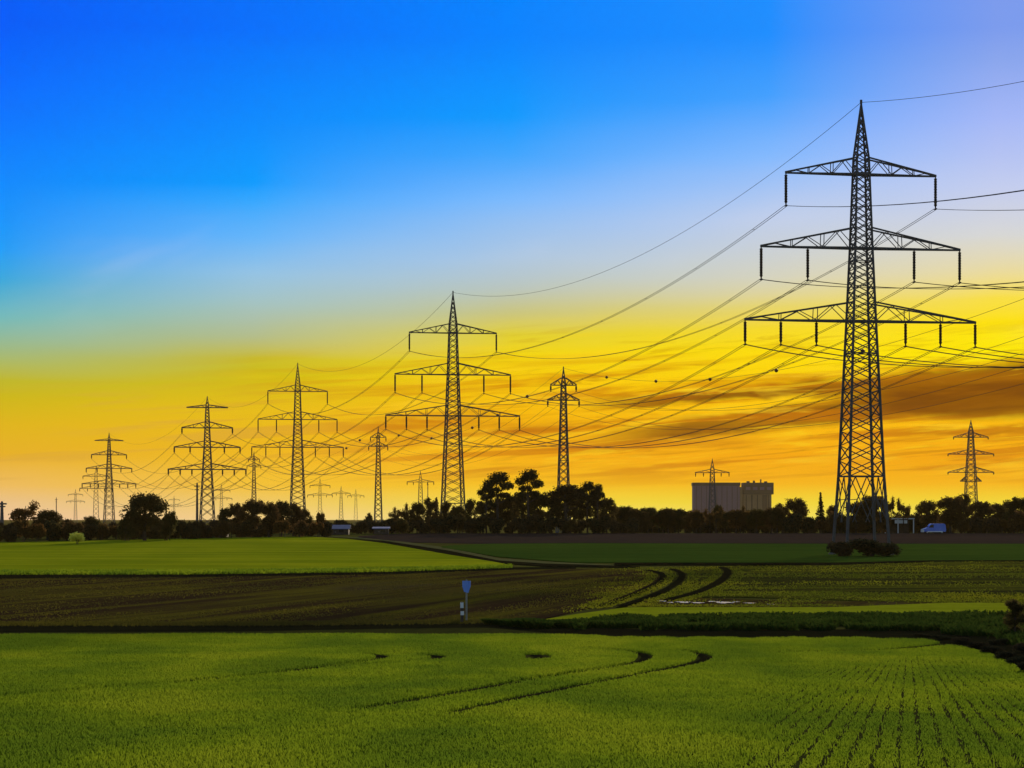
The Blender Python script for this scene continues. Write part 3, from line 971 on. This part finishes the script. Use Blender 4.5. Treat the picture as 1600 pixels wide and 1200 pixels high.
def att(X, Y, dp, rz, cfg):
    """attachment points of a pylon: earth wire, then arms top to bottom, left to right"""
    ca, sa = math.cos(R(rz)), math.sin(R(rz)); z0 = CAMZ - dp
    out = [Vector((X, Y, z0 + cfg['top']))]
    for ha, hr, half, ins, il in cfg['arms']:
        for xi in ins: out.append(Vector((X + xi * ca, Y + xi * sa, z0 + ha - il + 0.05)))
    return out


posn = ['earth wire from peak', 'cable from top arm left end', 'cable from top arm right end',
        'cable from middle arm outer left', 'cable from middle arm inner left', 'cable from middle arm inner right', 'cable from middle arm outer right',
        'cable from lowest arm outer left', 'cable from lowest arm centre left', 'cable from lowest arm inner left',
        'cable from lowest arm inner right', 'cable from lowest arm centre right', 'cable from lowest arm outer right']
line = [att(106.7, 86, 4.8, 11.5, A_CFG)]
line += [att(s[0], s[1], s[2], s[3], A_CFG) for s in specA] + [att(s[0], s[1], s[2], s[3], C_CFG) for s in specC]
spans = ['of tallest pylon to the right picture edge', 'of tallest to second tallest pylon', 'of second to third three-armed pylon',
         'of third three-armed to larger four-armed pylon', 'of larger to smaller four-armed pylon']
for k in range(5):
    for i in range(13):
        a, b = line[k + 1], line[k]
        if k > 0: a, b = line[k], line[k + 1]
        sag = (9.4, 9.1, 8.8, 9, 9)[k] if i == 0 else (9.2, 8.2, 8.4, 9, 9)[k]
        if k == 4: sag = 13
        r_ = (0.036, 0.036, 0.04, 0.04, 0.04)[k] * (0.9 if i == 0 else 1)
        cable(a[i], b[i], sag, r_, 0 if i == 0 else 0.42, 'power_cable' if i else 'earth_wire', f'{"twin " if i else ""}{posn[i]} {spans[k]}', 'cable', 'cables of the main line')
lineP = [att(75.0, 231, 9.4, 8.5, P_CFG)] + [att(s[0], s[1], s[2], s[3], P_CFG) for s in specP]
posP = ['thin wire from tip', 'thin cable from upper arm left end', 'thin cable from upper arm right end', 'thin cable from lower arm left end', 'thin cable from lower arm right end']
spP = ['of slim pylon by wooded mound towards right edge', 'of slim mound pylon to next slim pylon', 'of middle slim pylon to slim pylon over thicket']
sagP = (10.2, 9.5, 9.5)
for k in range(3):
    for i in range(5):
        a, b = (lineP[1], lineP[0]) if k == 0 else (lineP[k], lineP[k + 1])
        cable(a[i], b[i], sagP[k], 0.027, 0, 'earth_wire' if i == 0 else 'power_cable', f'{posP[i]} {spP[k]}', 'cable', 'cables of the second line')
# marker balls on the earth wire of the second line
balls = [(0, .13, 'dark marker ball on thin wire, first right of the slim mound pylon'), (0, .254, 'dark marker ball on thin wire at the lowest dip left of the power station'),
         (0, .367, 'dark marker ball on thin wire above the power station'), (0, .481, 'dark marker ball on thin wire beside the tallest pylon, left of it'),
         (0, .60, 'dark marker ball on thin wire behind the tallest pylon'), (0, .766, 'dark marker ball on thin wire at the right edge'),
         (1, .128, 'dark marker ball on thin wire, first left of the slim mound pylon'), (1, .25, 'dark marker ball close right of the second tallest pylon'),
         (1, .37, 'dark marker ball on thin wire crossing the second tallest pylon'), (1, .60, 'dark marker ball left of the second tallest pylon under its lowest arm'),
         (1, .83, 'dark marker ball on thin wire just right of the middle slim pylon'), (2, .112, 'dark marker ball on thin wire just left of the middle slim pylon'),
         (2, .20, 'dark marker ball on thin wire under the third three-armed pylon arm tip')]
for k, t, lb in balls:
    a, b = (lineP[1], lineP[0]) if k == 0 else (lineP[k], lineP[k + 1])
    p = a[0].lerp(b[0], t) + Vector((0, 0, -4 * sagP[k] * t * (1 - t)))
    q = MB(); rr_ = 0.30 + 0.10 * k
    q.lathe((0, 0, 0), [(0.02, -rr_)] + [(rr_ * math.cos(u), rr_ * math.sin(u)) for u in np.linspace(-1.3, 1.3, 9)] + [(0.02, rr_)], 14)
    q.lathe((0, 0, 0), [(rr_ * 1.04, -0.03), (rr_ * 1.04, 0.03)], 14)
    o = q.build('marker_ball', M_ball, None, True); o.location = p
    tag(o, lb, 'marker ball', 'marker balls on the thin wire')


# ---------------------------------------------------------------- trees
def crown_quads(blobs, n, size, seed, gap=0.0, freq=0.7, flat=0.0):
    g = np.random.default_rng(seed)
    vol = np.array([b[3] * b[4] * b[5] for b in blobs]) ** 0.8; vol = vol / vol.sum()
    which = g.choice(len(blobs), n, p=vol)
    B = np.array(blobs)[which]
    d = g.normal(size=(n, 3)); d /= np.linalg.norm(d, axis=1)[:, None]
    r = g.uniform(0, 1, n) ** 0.42
    r = r * (1 + 0.16 * g.normal(size=n))
    P = B[:, :3] + d * r[:, None] * B[:, 3:6]
    if gap > -1:
        v = np.array([mnoise.noise(Vector((a * freq + seed, b * freq, c * freq))) for a, b, c in P])
        P = P[v > gap - 0.35]
    P = P[P[:, 2] > 0.05]
    n = len(P)
    a = g.normal(size=(n, 3)); a[:, 2] *= (1 - flat); a /= np.linalg.norm(a, axis=1)[:, None]
    b = g.normal(size=(n, 3)); b[:, 2] *= (1 - flat); b = b - (a * b).sum(1)[:, None] * a; b /= np.linalg.norm(b, axis=1)[:, None]
    s = size * g.uniform(0.5, 1.4, n)[:, None]
    V = np.stack([P - a * s * 0.6, P + b * s * 0.32, P + a * s * 0.6, P - b * s * 0.32], 1)
    return V


def tree_proto(name, blobs, n, size, seed, trunk_r, trunk_h, mat, gap=0.0, freq=0.7, flat=0.0, stems=1):
    root = empty(name)
    g = random.Random(seed)
    q = MB()
    for s in range(stems):
        ox = 0 if stems == 1 else g.uniform(-0.9, 0.9)
        pts = [Vector((ox, 0, -0.3)), Vector((ox + g.uniform(-.1, .1), 0, trunk_h * 0.35)), Vector((ox + g.uniform(-.25, .25), g.uniform(-.2, .2), trunk_h * 0.7)), Vector((ox + g.uniform(-.3, .3), 0, trunk_h))]
        q.tube(pts, [trunk_r * 1.25, trunk_r, trunk_r * 0.75, trunk_r * 0.3], 7)
    for bl in blobs:
        c0 = Vector(bl[:3]); t = g.uniform(0.4, 0.85)
        st = Vector((0, 0, min(trunk_h * t, c0.z * 0.85)))
        m_ = st.lerp(c0, 0.55) + Vector((g.uniform(-.3, .3), g.uniform(-.3, .3), 0.2))
        q.tube([st, m_, c0], [trunk_r * 0.45, trunk_r * 0.3, trunk_r * 0.1], 5)
    q.build('trunk', M_bark, root)
    np_quads('crown', crown_quads(blobs, n, size, seed, gap, freq, flat), mat, root)
    return root


def rnd_blobs(seed, cx, cz, R0, Z0, k, r0, r1):
    g = random.Random(seed); out = []
    for i in range(k):
        a = g.uniform(0, 6.283); rr_ = R0 * math.sqrt(g.uniform(0.05, 1)); zz = g.uniform(-1, 1)
        s = math.sqrt(max(0.1, 1 - zz * zz * 0.8))
        r_ = g.uniform(r0, r1)
        out.append((cx + rr_ * s * math.cos(a), rr_ * s * math.sin(a), cz + zz * Z0, r_, r_, r_ * g.uniform(0.7, 0.95)))
    return out


# all prototypes are about 10 m tall (bushes 3 m)
PROTO = {
    'round': tree_proto('broadleaf_tree', rnd_blobs(1, 0, 6.1, 3.2, 2.9, 20, 1.2, 1.9), 9500, 0.38, 1, 0.28, 7.0, M_leaf, 0.0, 0.6),
    'airy': tree_proto('broadleaf_tree', rnd_blobs(2, 0, 6.4, 3.0, 2.8, 16, 0.8, 1.4), 4600, 0.36, 2, 0.2, 8.0, M_brownleaf, 0.2, 0.8),
    'oval': tree_proto('broadleaf_tree', rnd_blobs(3, 0, 5.4, 2.0, 4.0, 18, 1.0, 1.6), 7600, 0.37, 3, 0.24, 8.0, M_leaf, 0.05, 0.7),
    'pine': tree_proto('pine_tree', [(0.2, 0, 9.0, 1.9, 1.7, 0.95), (-1.7, 0.4, 8.1, 1.4, 1.3, 0.6), (1.9, -0.3, 7.7, 1.5, 1.3, 0.65), (-0.6, -0.8, 7.0, 1.6, 1.2, 0.55),
                                     (1.0, 0.7, 6.2, 1.3, 1.2, 0.5), (-2.0, 0, 6.0, 1.2, 1.0, 0.45), (2.4, 0.3, 5.6, 1.0, 0.9, 0.4)], 5200, 0.33, 4, 0.24, 9.0, M_needle, -0.05, 1.0, 0.4),
    'cone': tree_proto('conifer_tree', [(0, 0, 1.6 + 0.95 * i, 2.1 - 0.22 * i, 2.1 - 0.22 * i, 0.75) for i in range(9)], 3200, 0.42, 5, 0.2, 9.6, M_needle, -0.05, 0.9, 0.3),
    'bush': tree_proto('bush', rnd_blobs(6, 0, 1.5, 1.5, 0.8, 12, 0.7, 1.05), 2400, 0.34, 6, 0.07, 1.8, M_leaf, -0.1, 1.0, 0.0, 3),
    'brush': tree_proto('bush', rnd_blobs(7, 0, 1.4, 1.9, 0.8, 10, 0.6, 1.0), 1500, 0.36, 7, 0.06, 1.8, M_brownleaf, 0.05, 1.0, 0.0, 3),
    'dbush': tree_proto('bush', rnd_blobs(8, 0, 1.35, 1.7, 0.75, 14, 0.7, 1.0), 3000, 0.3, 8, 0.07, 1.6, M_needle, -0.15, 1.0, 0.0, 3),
}
H0 = {'round': 10.6, 'airy': 9.9, 'oval': 10.4, 'pine': 10.0, 'cone': 10.1, 'bush': 3.1, 'brush': 2.9, 'dbush': 2.9}
W0 = {'round': 9.0, 'airy': 8.0, 'oval': 6.2, 'pine': 6.4, 'cone': 4.6, 'bush': 4.6, 'brush': 5.2, 'dbush': 5.0}
used = set()
trng = random.Random(5)


def tree(kind, px, ytop, Y, wpx=None, label=None, group=None, cat=None):
    """one tree on the ground at distance Y whose top reaches row ytop"""
    o = PROTO[kind]
    if kind in used: o = copy_tree(o)
    used.add(kind)
    zg = float(gz(Y)); H = CAMZ + (HZ - ytop) / F * Y - zg
    sz = H / H0[kind]; sx = sz if wpx is None else (wpx / F * Y) / W0[kind]
    o.location = ((px - 800) / F * Y, Y, zg)
    o.scale = (sx, sx * trng.uniform(0.85, 1.1), sz)
    o.rotation_euler = (0, 0, trng.uniform(0, 6.28))
    if kind == 'pine': o.rotation_euler = (0, 0, trng.uniform(-0.5, 0.5))
    tag(o, label, cat or ('bush' if 'ush' in kind else 'tree'), group)
    return o


# --- left side, single trees
tree('airy', 40, 778, 500, 54, 'thin-crowned brownish tree near the left edge')
tree('round', 74, 793, 490, 54, 'small round tree just right of the thin-crowned one')
tree('round', 226, 765, 480, 84, 'big round dark tree standing alone on the left')
tree('bush', 262, 797, 482, 40, 'olive bush at the right foot of the big round tree')
tree('bush', 198, 806, 478, 34, 'reddish bush at the left foot of the big round tree')
tree('oval', 140, 806, 490, 36, 'low dark tree behind the pale yellow shrub')
# long thicket
for px, yt, wp in ((352, 790, 30), (370, 782, 38), (395, 776, 46), (420, 780, 42), (440, 778, 40), (458, 782, 40), (474, 792, 30)):
    tree('round', px, yt, 520 + trng.uniform(-8, 12), wp, 'rounded dark tree packed in the long low thicket', 'trees of the long thicket')
# hedgerow left
for i, px in enumerate(np.arange(-60, 520, 15)):
    k = trng.choice(['bush', 'dbush', 'brush', 'bush'])
    tree(k, px + trng.uniform(-5, 5), trng.uniform(808, 824) - (4 if px < 100 else 0), 470 + 0.1 * max(px, 0) + trng.uniform(-6, 6), trng.uniform(26, 40),
         {'bush': 'low olive bush in the hedge behind the bright green field', 'dbush': 'low blackish bush in the hedge behind the bright green field',
          'brush': 'low brownish bush in the hedge behind the bright green field'}[k], 'hedge bushes behind the bright green field')
tree('brush', 500, 797, 530, 26, 'small bush standing alone right of the long thicket')
for px in np.arange(515, 640, 17):
    tree('dbush', px + trng.uniform(-4, 4), trng.uniform(806, 816), 575 + trng.uniform(-4, 8), trng.uniform(24, 34), 'low blackish bush behind the small sheds', 'bushes behind the sheds')
tree('bush', 576, 800, 585, 18, 'small upright bush near the foot of the middle slim pylon')
# wooded mound, from left to right
mound = [('airy', 618, 789, 26), ('airy', 634, 783, 30), ('round', 652, 781, 32), ('oval', 672, 777, 26), ('cone', 682, 775, 22), ('oval', 697, 783, 26), ('round', 715, 787, 34),
         ('oval', 736, 779, 28), ('round', 755, 781, 36), ('round', 795, 779, 46), ('oval', 815, 775, 32), ('round', 840, 772, 44), ('round', 862, 776, 40), ('oval', 885, 770, 34),
         ('round', 905, 768, 40), ('oval', 930, 772, 32), ('round', 948, 782, 36), ('round', 775, 784, 36)]
for kd, px, yt, wp in mound:
    if px > 765: yt -= 9; wp *= 1.1
    tree(kd, px, yt, 575 + trng.uniform(-8, 10), wp, {'airy': 'thin brownish tree on the left slope of the wooded mound', 'round': 'rounded dark tree massed in the wooded mound',
         'oval': 'upright oval tree massed in the wooded mound', 'cone': 'narrow pointed conifer on the left part of the wooded mound'}[kd], None if kd == 'cone' else 'trees of the wooded mound')
for px, yt, wp, lb in ((778, 737, 52, 'broad layered pine topping the left of the wooded mound'), (826, 733, 46, 'tallest pine of the wooded mound'),
                       (885, 757, 66, 'wide flat-topped pine of the mound below the slim pylon'), (918, 752, 34, 'pine on the right shoulder of the wooded mound'),
                       (760, 755, 30, 'short pine at the left edge of the mound pines'), (934, 756, 24, 'small pine at the right end of the mound pines')):
    tree('pine', px, yt, 566 + trng.uniform(-3, 3), wp, lb)
for px in np.arange(606, 1000, 16):
    k = trng.choice(['dbush', 'bush', 'dbush'])
    tree(k, px + trng.uniform(-5, 5), trng.uniform(800, 814), 562 + trng.uniform(-5, 5), trng.uniform(28, 40), 'dark undergrowth bush at the foot of the wooded mound', 'bushes below the wooded mound')
# low line between the mound and the power station
for i, px in enumerate(np.arange(965, 1240, 13)):
    k = trng.choice(['round', 'bush', 'brush', 'round', 'airy'])
    tree(k, px + trng.uniform(-4, 4), (trng.uniform(786, 797) if k in ('round', 'airy') else trng.uniform(794, 804)), 590 + trng.uniform(-12, 10), trng.uniform(22, 34),
         {'round': 'low rounded tree in the line before the power station', 'airy': 'thin brownish tree in the line before the power station', 'bush': 'olive bush in the line before the power station',
          'brush': 'brown bush in the line before the power station'}[k], 'low tree line before the power station')
for px, yt, wp in ((968, 788, 40), (990, 791, 38), (1012, 790, 42), (1036, 793, 36), (1060, 792, 40), (1088, 794, 38), (1150, 793, 40), (1182, 792, 40), (1206, 790, 38)):
    tree('round', px, yt, 584, wp, 'broad low tree filling the line between the mound and the power station', 'broad low trees before the power station')
tree('round', 1122, 785, 588, 20, 'small tree peeping up before the flat power station block')
tree('round', 1245, 774, 580, 46, 'rounded tree right of the power station')
tree('oval', 1222, 786, 585, 28, 'low oval tree between power station and rounded tree')
tree('cone', 1282, 767, 575, 22, 'pointed dark conifer left of the tallest pylon')
tree('round', 1302, 786, 580, 26, 'small tree between the conifer and the tallest pylon')
tree('round', 1338, 780, 575, 46, 'rounded tree seen between the legs of the tallest pylon')
tree('round', 1364, 769, 572, 62, 'larger dark tree behind the right legs of the tallest pylon')
tree('airy', 1388, 771, 570, 26, 'ragged tree at the right leg of the tallest pylon')
tree('airy', 1412, 774, 578, 28, 'reddish thin tree above the white shelter')
for kd, px, yt, wp, lb in (('round', 1450, 778, 36, 'rounded tree directly above the blue van'), ('round', 1485, 772, 46, 'dense dark tree right above the van and left of the stubby-armed pylon'),
                           ('oval', 1502, 771, 30, 'upright dark tree left of the foot of the stubby-armed pylon'), ('round', 1532, 779, 40, 'low round tree right of the stubby-armed pylon'),
                           ('round', 1560, 783, 40, 'lowest round tree near the right edge'), ('oval', 1583, 776, 26, 'upright tree close to the right edge'),
                           ('round', 1602, 774, 40, 'dark tree cut by the right edge')):
    wp *= 1.35
    tree(kd, px, yt, 578 + trng.uniform(-6, 8), wp, lb)
for px in np.arange(1240, 1660, 15):
    k = trng.choice(['dbush', 'bush', 'brush', 'bush'])
    if 1385 < px < 1500: yt = trng.uniform(798, 806); Yq = 592
    else: yt = trng.uniform(796, 812); Yq = 566
    tree(k, px + trng.uniform(-5, 5), yt, Yq + trng.uniform(-4, 6), trng.uniform(28, 40),
         {'bush': 'olive bush in the hedge behind the tallest pylon', 'dbush': 'blackish bush in the hedge behind the tallest pylon', 'brush': 'brown bush in the hedge behind the tallest pylon'}[k],
         'hedge bushes behind the tallest pylon')
for px in (1625, 1660, 1700, 1740, -40, -90, -140):
    pass
for px in np.arange(962, 1640, 14):
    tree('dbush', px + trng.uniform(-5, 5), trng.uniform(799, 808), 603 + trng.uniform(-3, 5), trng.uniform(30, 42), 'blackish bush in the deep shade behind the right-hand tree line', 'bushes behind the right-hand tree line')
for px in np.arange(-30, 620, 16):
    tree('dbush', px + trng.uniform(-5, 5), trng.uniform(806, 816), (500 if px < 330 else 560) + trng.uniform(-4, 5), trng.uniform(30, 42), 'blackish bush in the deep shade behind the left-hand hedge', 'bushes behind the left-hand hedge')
# two bushes at the foot of the nearest pylon
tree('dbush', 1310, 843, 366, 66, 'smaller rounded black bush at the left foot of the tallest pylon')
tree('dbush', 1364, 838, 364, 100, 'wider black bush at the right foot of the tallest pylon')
for px, py, wp, hp in ((1470, 1000, 40, 9), (1500, 1006, 46, 12), (1528, 1014, 44, 13), (1550, 1022, 50, 15), (1572, 1032, 50, 16), (1592, 1040, 46, 17), (1612, 1052, 60, 20), (1560, 1008, 40, 12), (1600, 1020, 54, 18), (1440, 996, 36, 7), (1640, 1040, 60, 20)):
    Yq = float(unproj(px, py)[1])
    tree('dbush', px, py - hp, Yq, wp, 'low blackish scrub beside the ditch at the right edge', 'scrub beside the ditch')
# young tree at the right edge by the ditch
tree('oval', 1586, 936, 127, 40, 'small dark young tree at the right edge beside the ditch')
# pale yellow shrub at the far left
tree('brush', 123, 831, 452, 46, 'low shrub with pale yellow blossom at the hedge foot')
ysh = [o for o in bpy.data.objects if o.get('label', '') == 'low shrub with pale yellow blossom at the hedge foot'][0]
for ch in ysh.children:
    if ch.name.startswith('crown'):
        ch.data = ch.data.copy(); ch.data.materials[0] = M_flower


# ---------------------------------------------------------------- sheds, shelter, van
M_white = simple_mat('white_paint', (0.68, 0.68, 0.68), (0.8, 0.8, 0.8), 1, 0.6)
M_bluep = simple_mat('blue_paint', (0.09, 0.19, 0.72), (0.14, 0.25, 0.78), 0.6, 0.3, 0, 0.5)
M_bluesheet = simple_mat('blue_sheet', (0.06, 0.09, 0.20), (0.09, 0.12, 0.25), 0.6, 0.5)
M_timber = simple_mat('timber', (0.05, 0.04, 0.03), (0.08, 0.06, 0.05), 2, 0.85)
M_glass = simple_mat('dark_glass', (0.015, 0.018, 0.022), (0.02, 0.024, 0.03), 1, 0.08, 0, 0.6)
M_rubber = simple_mat('rubber', (0.015, 0.015, 0.015), (0.022, 0.022, 0.022), 4, 0.8)
M_rim = simple_mat('rim', (0.35, 0.35, 0.36), (0.45, 0.45, 0.46), 2, 0.35, 0.7)
M_lamp = simple_mat('lamp_glass', (0.7, 0.7, 0.68), (0.8, 0.8, 0.78), 2, 0.15)


def shed(px, ytop, Y, wm, label, roofmat, hgt, dm=4.0, rz=0.0):
    zg = float(gz(Y)); root = empty('garden_shed', ((px - 800) / F * Y, Y, zg), rz)
    tag(root, label, 'shed')
    top = CAMZ + (HZ - ytop) / F * Y - zg
    hw = max(1.2, top - 0.9)
    q = MB(); q.prism([(-wm / 2, 0), (wm / 2, 0), (wm / 2, hw), (-wm / 2, hw)], -dm / 2, dm / 2)
    q.build('wall', M_timber, root)
    q = MB()
    for s in (-1, 1):
        k = len(q.v)
        e = 0.3
        a = [(-wm / 2 - e, s * (dm / 2 + e), hw - 0.05), (wm / 2 + e, s * (dm / 2 + e), hw - 0.05), (wm / 2 + e, 0, top), (-wm / 2 - e, 0, top)]
        b = [(x, y_, z - 0.12) for x, y_, z in a]
        q.v += a + b
        q.f += [(k, k + 1, k + 2, k + 3), (k + 7, k + 6, k + 5, k + 4), (k, k + 4, k + 5, k + 1), (k + 1, k + 5, k + 6, k + 2), (k + 3, k + 7, k + 4, k)]
    q.build('roof', roofmat, root)
    q = MB(); q.box((-wm * 0.25, -dm / 2 - 0.03, hw * 0.42), (0.9, 0.05, hw * 0.82)); d = q.build('door', M_timber, root)
    q = MB(); q.box((-wm * 0.25 + 0.32, -dm / 2 - 0.08, hw * 0.42), (0.06, 0.06, 0.15)); q.build('handle', M_rim, d)
    q = MB(); q.box((wm * 0.14, -dm / 2 - 0.03, hw * 0.6), (0.9, 0.05, 0.6)); q.build('window', M_glass, root)
    return root


shed(530, 820, 548, 3.8, 'low shed with pale blue roof right of the thicket', M_bluesheet, 2)
shed(596, 823, 552, 2.8, 'smaller shed with grey blue roof below the middle slim pylon', M_bluesheet, 2)
shed(336, 834, 524, 4.6, 'long flat pale shed half sunk behind the green field', M_bluesheet, 1)

# white open shelter
Y = 580.0; zg = float(gz(Y))
root = empty('shelter', ((1402 - 800) / F * Y, Y, zg), R(8)); tag(root, 'white flat-roofed open shelter beside the blue van', 'shelter')
q = MB(); q.box((0, 0, 3.02), (6.2, 3.6, 0.22)); q.build('roof', M_white, root)
q = MB(); q.box((0.6, 1.6, 1.45), (4.6, 0.08, 2.7)); q.build('back_panel', M_timber, root)
for sx in (-1, -0.1, 1):
    q = MB(); q.box((sx * 2.95, -1.6, 1.45), (0.2, 0.2, 2.9)); q.build('post', M_white, root)
q = MB(); q.box((0.3, -1.72, 2.4), (2.6, 0.06, 0.7)); q.build('fascia_board', M_white, root)

# blue van, side on, nose to the left
Y = 562.0; zg = float(gz(Y))
van = empty('blue_van', ((1459 - 800) / F * Y, Y, zg), R(6)); tag(van, 'blue van with white nose parked before the trees at right', 'van')
van.scale = (0.84,) * 3
q = MB(); q.prism([(-2.75, 0.45), (2.7, 0.45), (2.75, 1.0), (2.6, 2.1), (2.2, 2.38), (-0.6, 2.38), (-1.0, 2.25), (-1.75, 1.4), (-2.6, 1.15), (-2.8, 0.8)], -0.95, 0.95)
body = q.build('body', M_bluep, van)
md = body.modifiers.new('bevel', 'BEVEL'); md.width = 0.12; md.segments = 3
q = MB(); q.box((-2.72, 0, 0.62), (0.35, 1.98, 0.5)); q.box((-2.45, 0, 1.02), (0.5, 1.7, 0.3)); q.build('bumper', M_white, van)
q = MB(); q.box((0.1, -0.98, 0.5), (3.6, 0.08, 0.22)); q.build('sill', M_white, van)
for s in (-1, 1):
    q = MB(); q.prism([(-1.45, 1.45), (-0.95, 2.12), (-0.25, 2.15), (-0.25, 1.45)], s * 0.955, s * 0.975); q.build('window', M_glass, van)
    q = MB(); q.box((-2.80, s * 0.68, 0.98), (0.2, 0.34, 0.2)); q.build('headlight', M_lamp, van)
    for xx in (-1.8, 1.75):
        q = MB(); q.lathe((xx, s * 0.82, 0.36), [(0.2, -0.12), (0.36, -0.1), (0.36, 0.1), (0.2, 0.12)], 18, 'y'); wh = q.build('tyre', M_rubber, None)
        wh.name = 'wheel'; wh.parent = van
        q = MB(); q.lathe((xx, s * (0.82 + 0.125), 0.36), [(0.2, -0.01), (0.2, 0.012), (0.05, 0.03)], 14, 'y'); q.build('rim', M_rim, wh)
q = MB(); q.prism([(-1.72, 1.44), (-1.02, 2.22), (-1.0, 2.24), (-1.70, 1.47)], -0.8, 0.8); q.build('windscreen', M_glass, van)

# ---------------------------------------------------------------- sign post and marker post
M_bluesign = simple_mat('blue_sign', (0.12, 0.26, 0.80), (0.18, 0.34, 0.85), 3, 0.45)
M_post = simple_mat('grey_post', (0.22, 0.22, 0.20), (0.30, 0.30, 0.28), 3, 0.5, 0.4)
X, Y = (float(v) for v in unproj(729, 972)); zg = float(gz(Y))
sg = empty('sign_post', (X, Y, zg), R(-6)); tag(sg, 'blue sign on a thin grey pole at the edge of the ploughed field', 'sign')
q = MB(); q.lathe((0, 0, -0.2), [(0.05, 0), (0.05, 2.35), (0.03, 2.38)], 10); q.build('pole', M_post, sg)
q = MB(); q.prism([(-0.21, 1.84), (-0.12, 1.56), (0.10, 1.50), (0.22, 1.84), (0.22, 2.12), (-0.21, 2.12)], -0.09, -0.06); q.build('sign_panel', M_bluesign, sg)
q = MB(); q.box((0, -0.03, 2.0), (0.14, 0.1, 0.05)); q.box((0, -0.03, 1.62), (0.14, 0.1, 0.05)); q.build('clamp', M_rim, sg)
X, Y = (float(v) for v in unproj(722, 974)); zg = float(gz(Y))
mp = empty('marker_post', (X, Y, zg), R(10)); tag(mp, 'short dark post with white bands left of the blue sign', 'post')
q = MB(); q.box((0, 0, 0.52), (0.14, 0.14, 1.14), 0.8); q.build('post', M_timber, mp)
q = MB(); q.box((-0.01, -0.005, 0.92), (0.15, 0.15, 0.28), 0.97); q.build('white_band', M_white, mp)
q = MB(); q.box((0.01, -0.005, 0.52), (0.16, 0.16, 0.2), 0.97); q.build('white_band', M_white, mp)

# ---------------------------------------------------------------- power station far off
M_clad = simple_mat('cladding', (0.20, 0.125, 0.185), (0.27, 0.165, 0.21), 0.03, 0.7)
M_clad2 = simple_mat('cladding_dark', (0.10, 0.065, 0.05), (0.16, 0.10, 0.07), 0.05, 0.7)
M_pale = simple_mat('pale_clad', (0.28, 0.17, 0.09), (0.36, 0.22, 0.12), 0.05, 0.7)
Y = 2900.0; sc = Y / F; zg = CAMZ - 7.0
zt = CAMZ + (HZ - 757) * sc
w1 = 72 * sc
b1_ = empty('power_station_hall', ((1120 - 800) * sc, Y, zg)); tag(b1_, 'wide flat lilac power station block behind the tree line', 'building')
h1 = zt - zg
q = MB(); q.box((0, 14, h1 * 0.5), (w1, 28, h1)); q.build('wall', M_clad, b1_)
q = MB(); q.box((0, 14, h1 + 0.4), (w1 + 1.2, 29.2, 3.2)); q.build('roof', M_clad2, b1_)
q = MB()
for i in range(9): q.box((-w1 / 2 + w1 * (i + 0.5) / 9, -0.2, h1 * 0.5), (0.5, 0.5, h1 - 3.6))
q.build('pilaster', M_clad2, b1_)
q = MB(); q.box((w1 / 2 + 1.3, 10, h1 * 0.47), (2.4, 18, h1 * 0.94)); q.build('stair_tower', M_pale, b1_)
zt2 = CAMZ + (HZ - 754) * sc; h2 = zt2 - zg; w2 = 44 * sc
b2_ = empty('power_station_block', ((1184 - 800) * sc, Y + 3, zg)); tag(b2_, 'taller brown power station block with roof vents on the right', 'building')
q = MB(); q.box((0, 16, h2 * 0.36), (w2, 30, h2 * 0.72)); q.build('wall', M_pale, b2_)
q = MB(); q.box((1.2, 16, h2 * 0.86), (w2 + 2.0, 31, h2 * 0.28)); q.build('upper_storey', M_clad2, b2_)
for i, (xx, ww, hh) in enumerate(((-9, 3, 1.6), (-3, 2, 2.2), (4, 1.2, 3.4), (9, 3, 1.4))):
    q = MB(); q.box((xx, 8, h2 + hh / 2), (ww, 4, hh)); q.build('roof_vent', M_clad2, b2_)
q = MB()
for i in range(5): q.box((-w2 / 2 + w2 * (i + 0.5) / 5, 0.7, h2 * 0.36), (1.0 + 0.5 * (i % 2), 0.9, h2 * 0.7))
q.build('pipe_run', M_clad2, b2_)
for i in range(4):
    q = MB(); q.box((1.2 - w2 / 2 + w2 * (i + 0.5) / 4, 0.2, h2 * 0.86), (4.5, 0.7, 3.0))
    q.build('louvre', M_clad, b2_)
q = MB(); q.box((w2 * 0.28, -0.4, h2 * 0.36), (3, 0.8, h2 * 0.7)); q.build('duct', M_clad2, b2_)

# ---------------------------------------------------------------- haze
HAZE = 0.00003
if HAZE:
    m, nt, out = material('haze_air')
    pv = nt.node('ShaderNodeVolumePrincipled')
    pv.inputs['Color'].default_value = (1.0, 0.72, 0.28, 1)
    pv.inputs['Density'].default_value = HAZE
    pv.inputs['Anisotropy'].default_value = 0.0
    nt.l.new(pv.outputs[0], out.inputs['Volume'])
    q = MB(); q.box((0, 4300, 31.5), (14000, 9600, 67))
    hz = q.build('haze', m); tag(hz, 'warm evening haze over the fields', 'haze', kind='stuff')

# ---------------------------------------------------------------- render settings
scene.view_settings.view_transform = 'Standard'
scene.view_settings.look = 'None'
scene.view_settings.exposure = 0.0
scene.view_settings.gamma = 1.0
scene.render.film_transparent = False
scene.cycles.volume_bounces = 0
scene.cycles.max_bounces = 5
scene.cycles.use_denoising = True
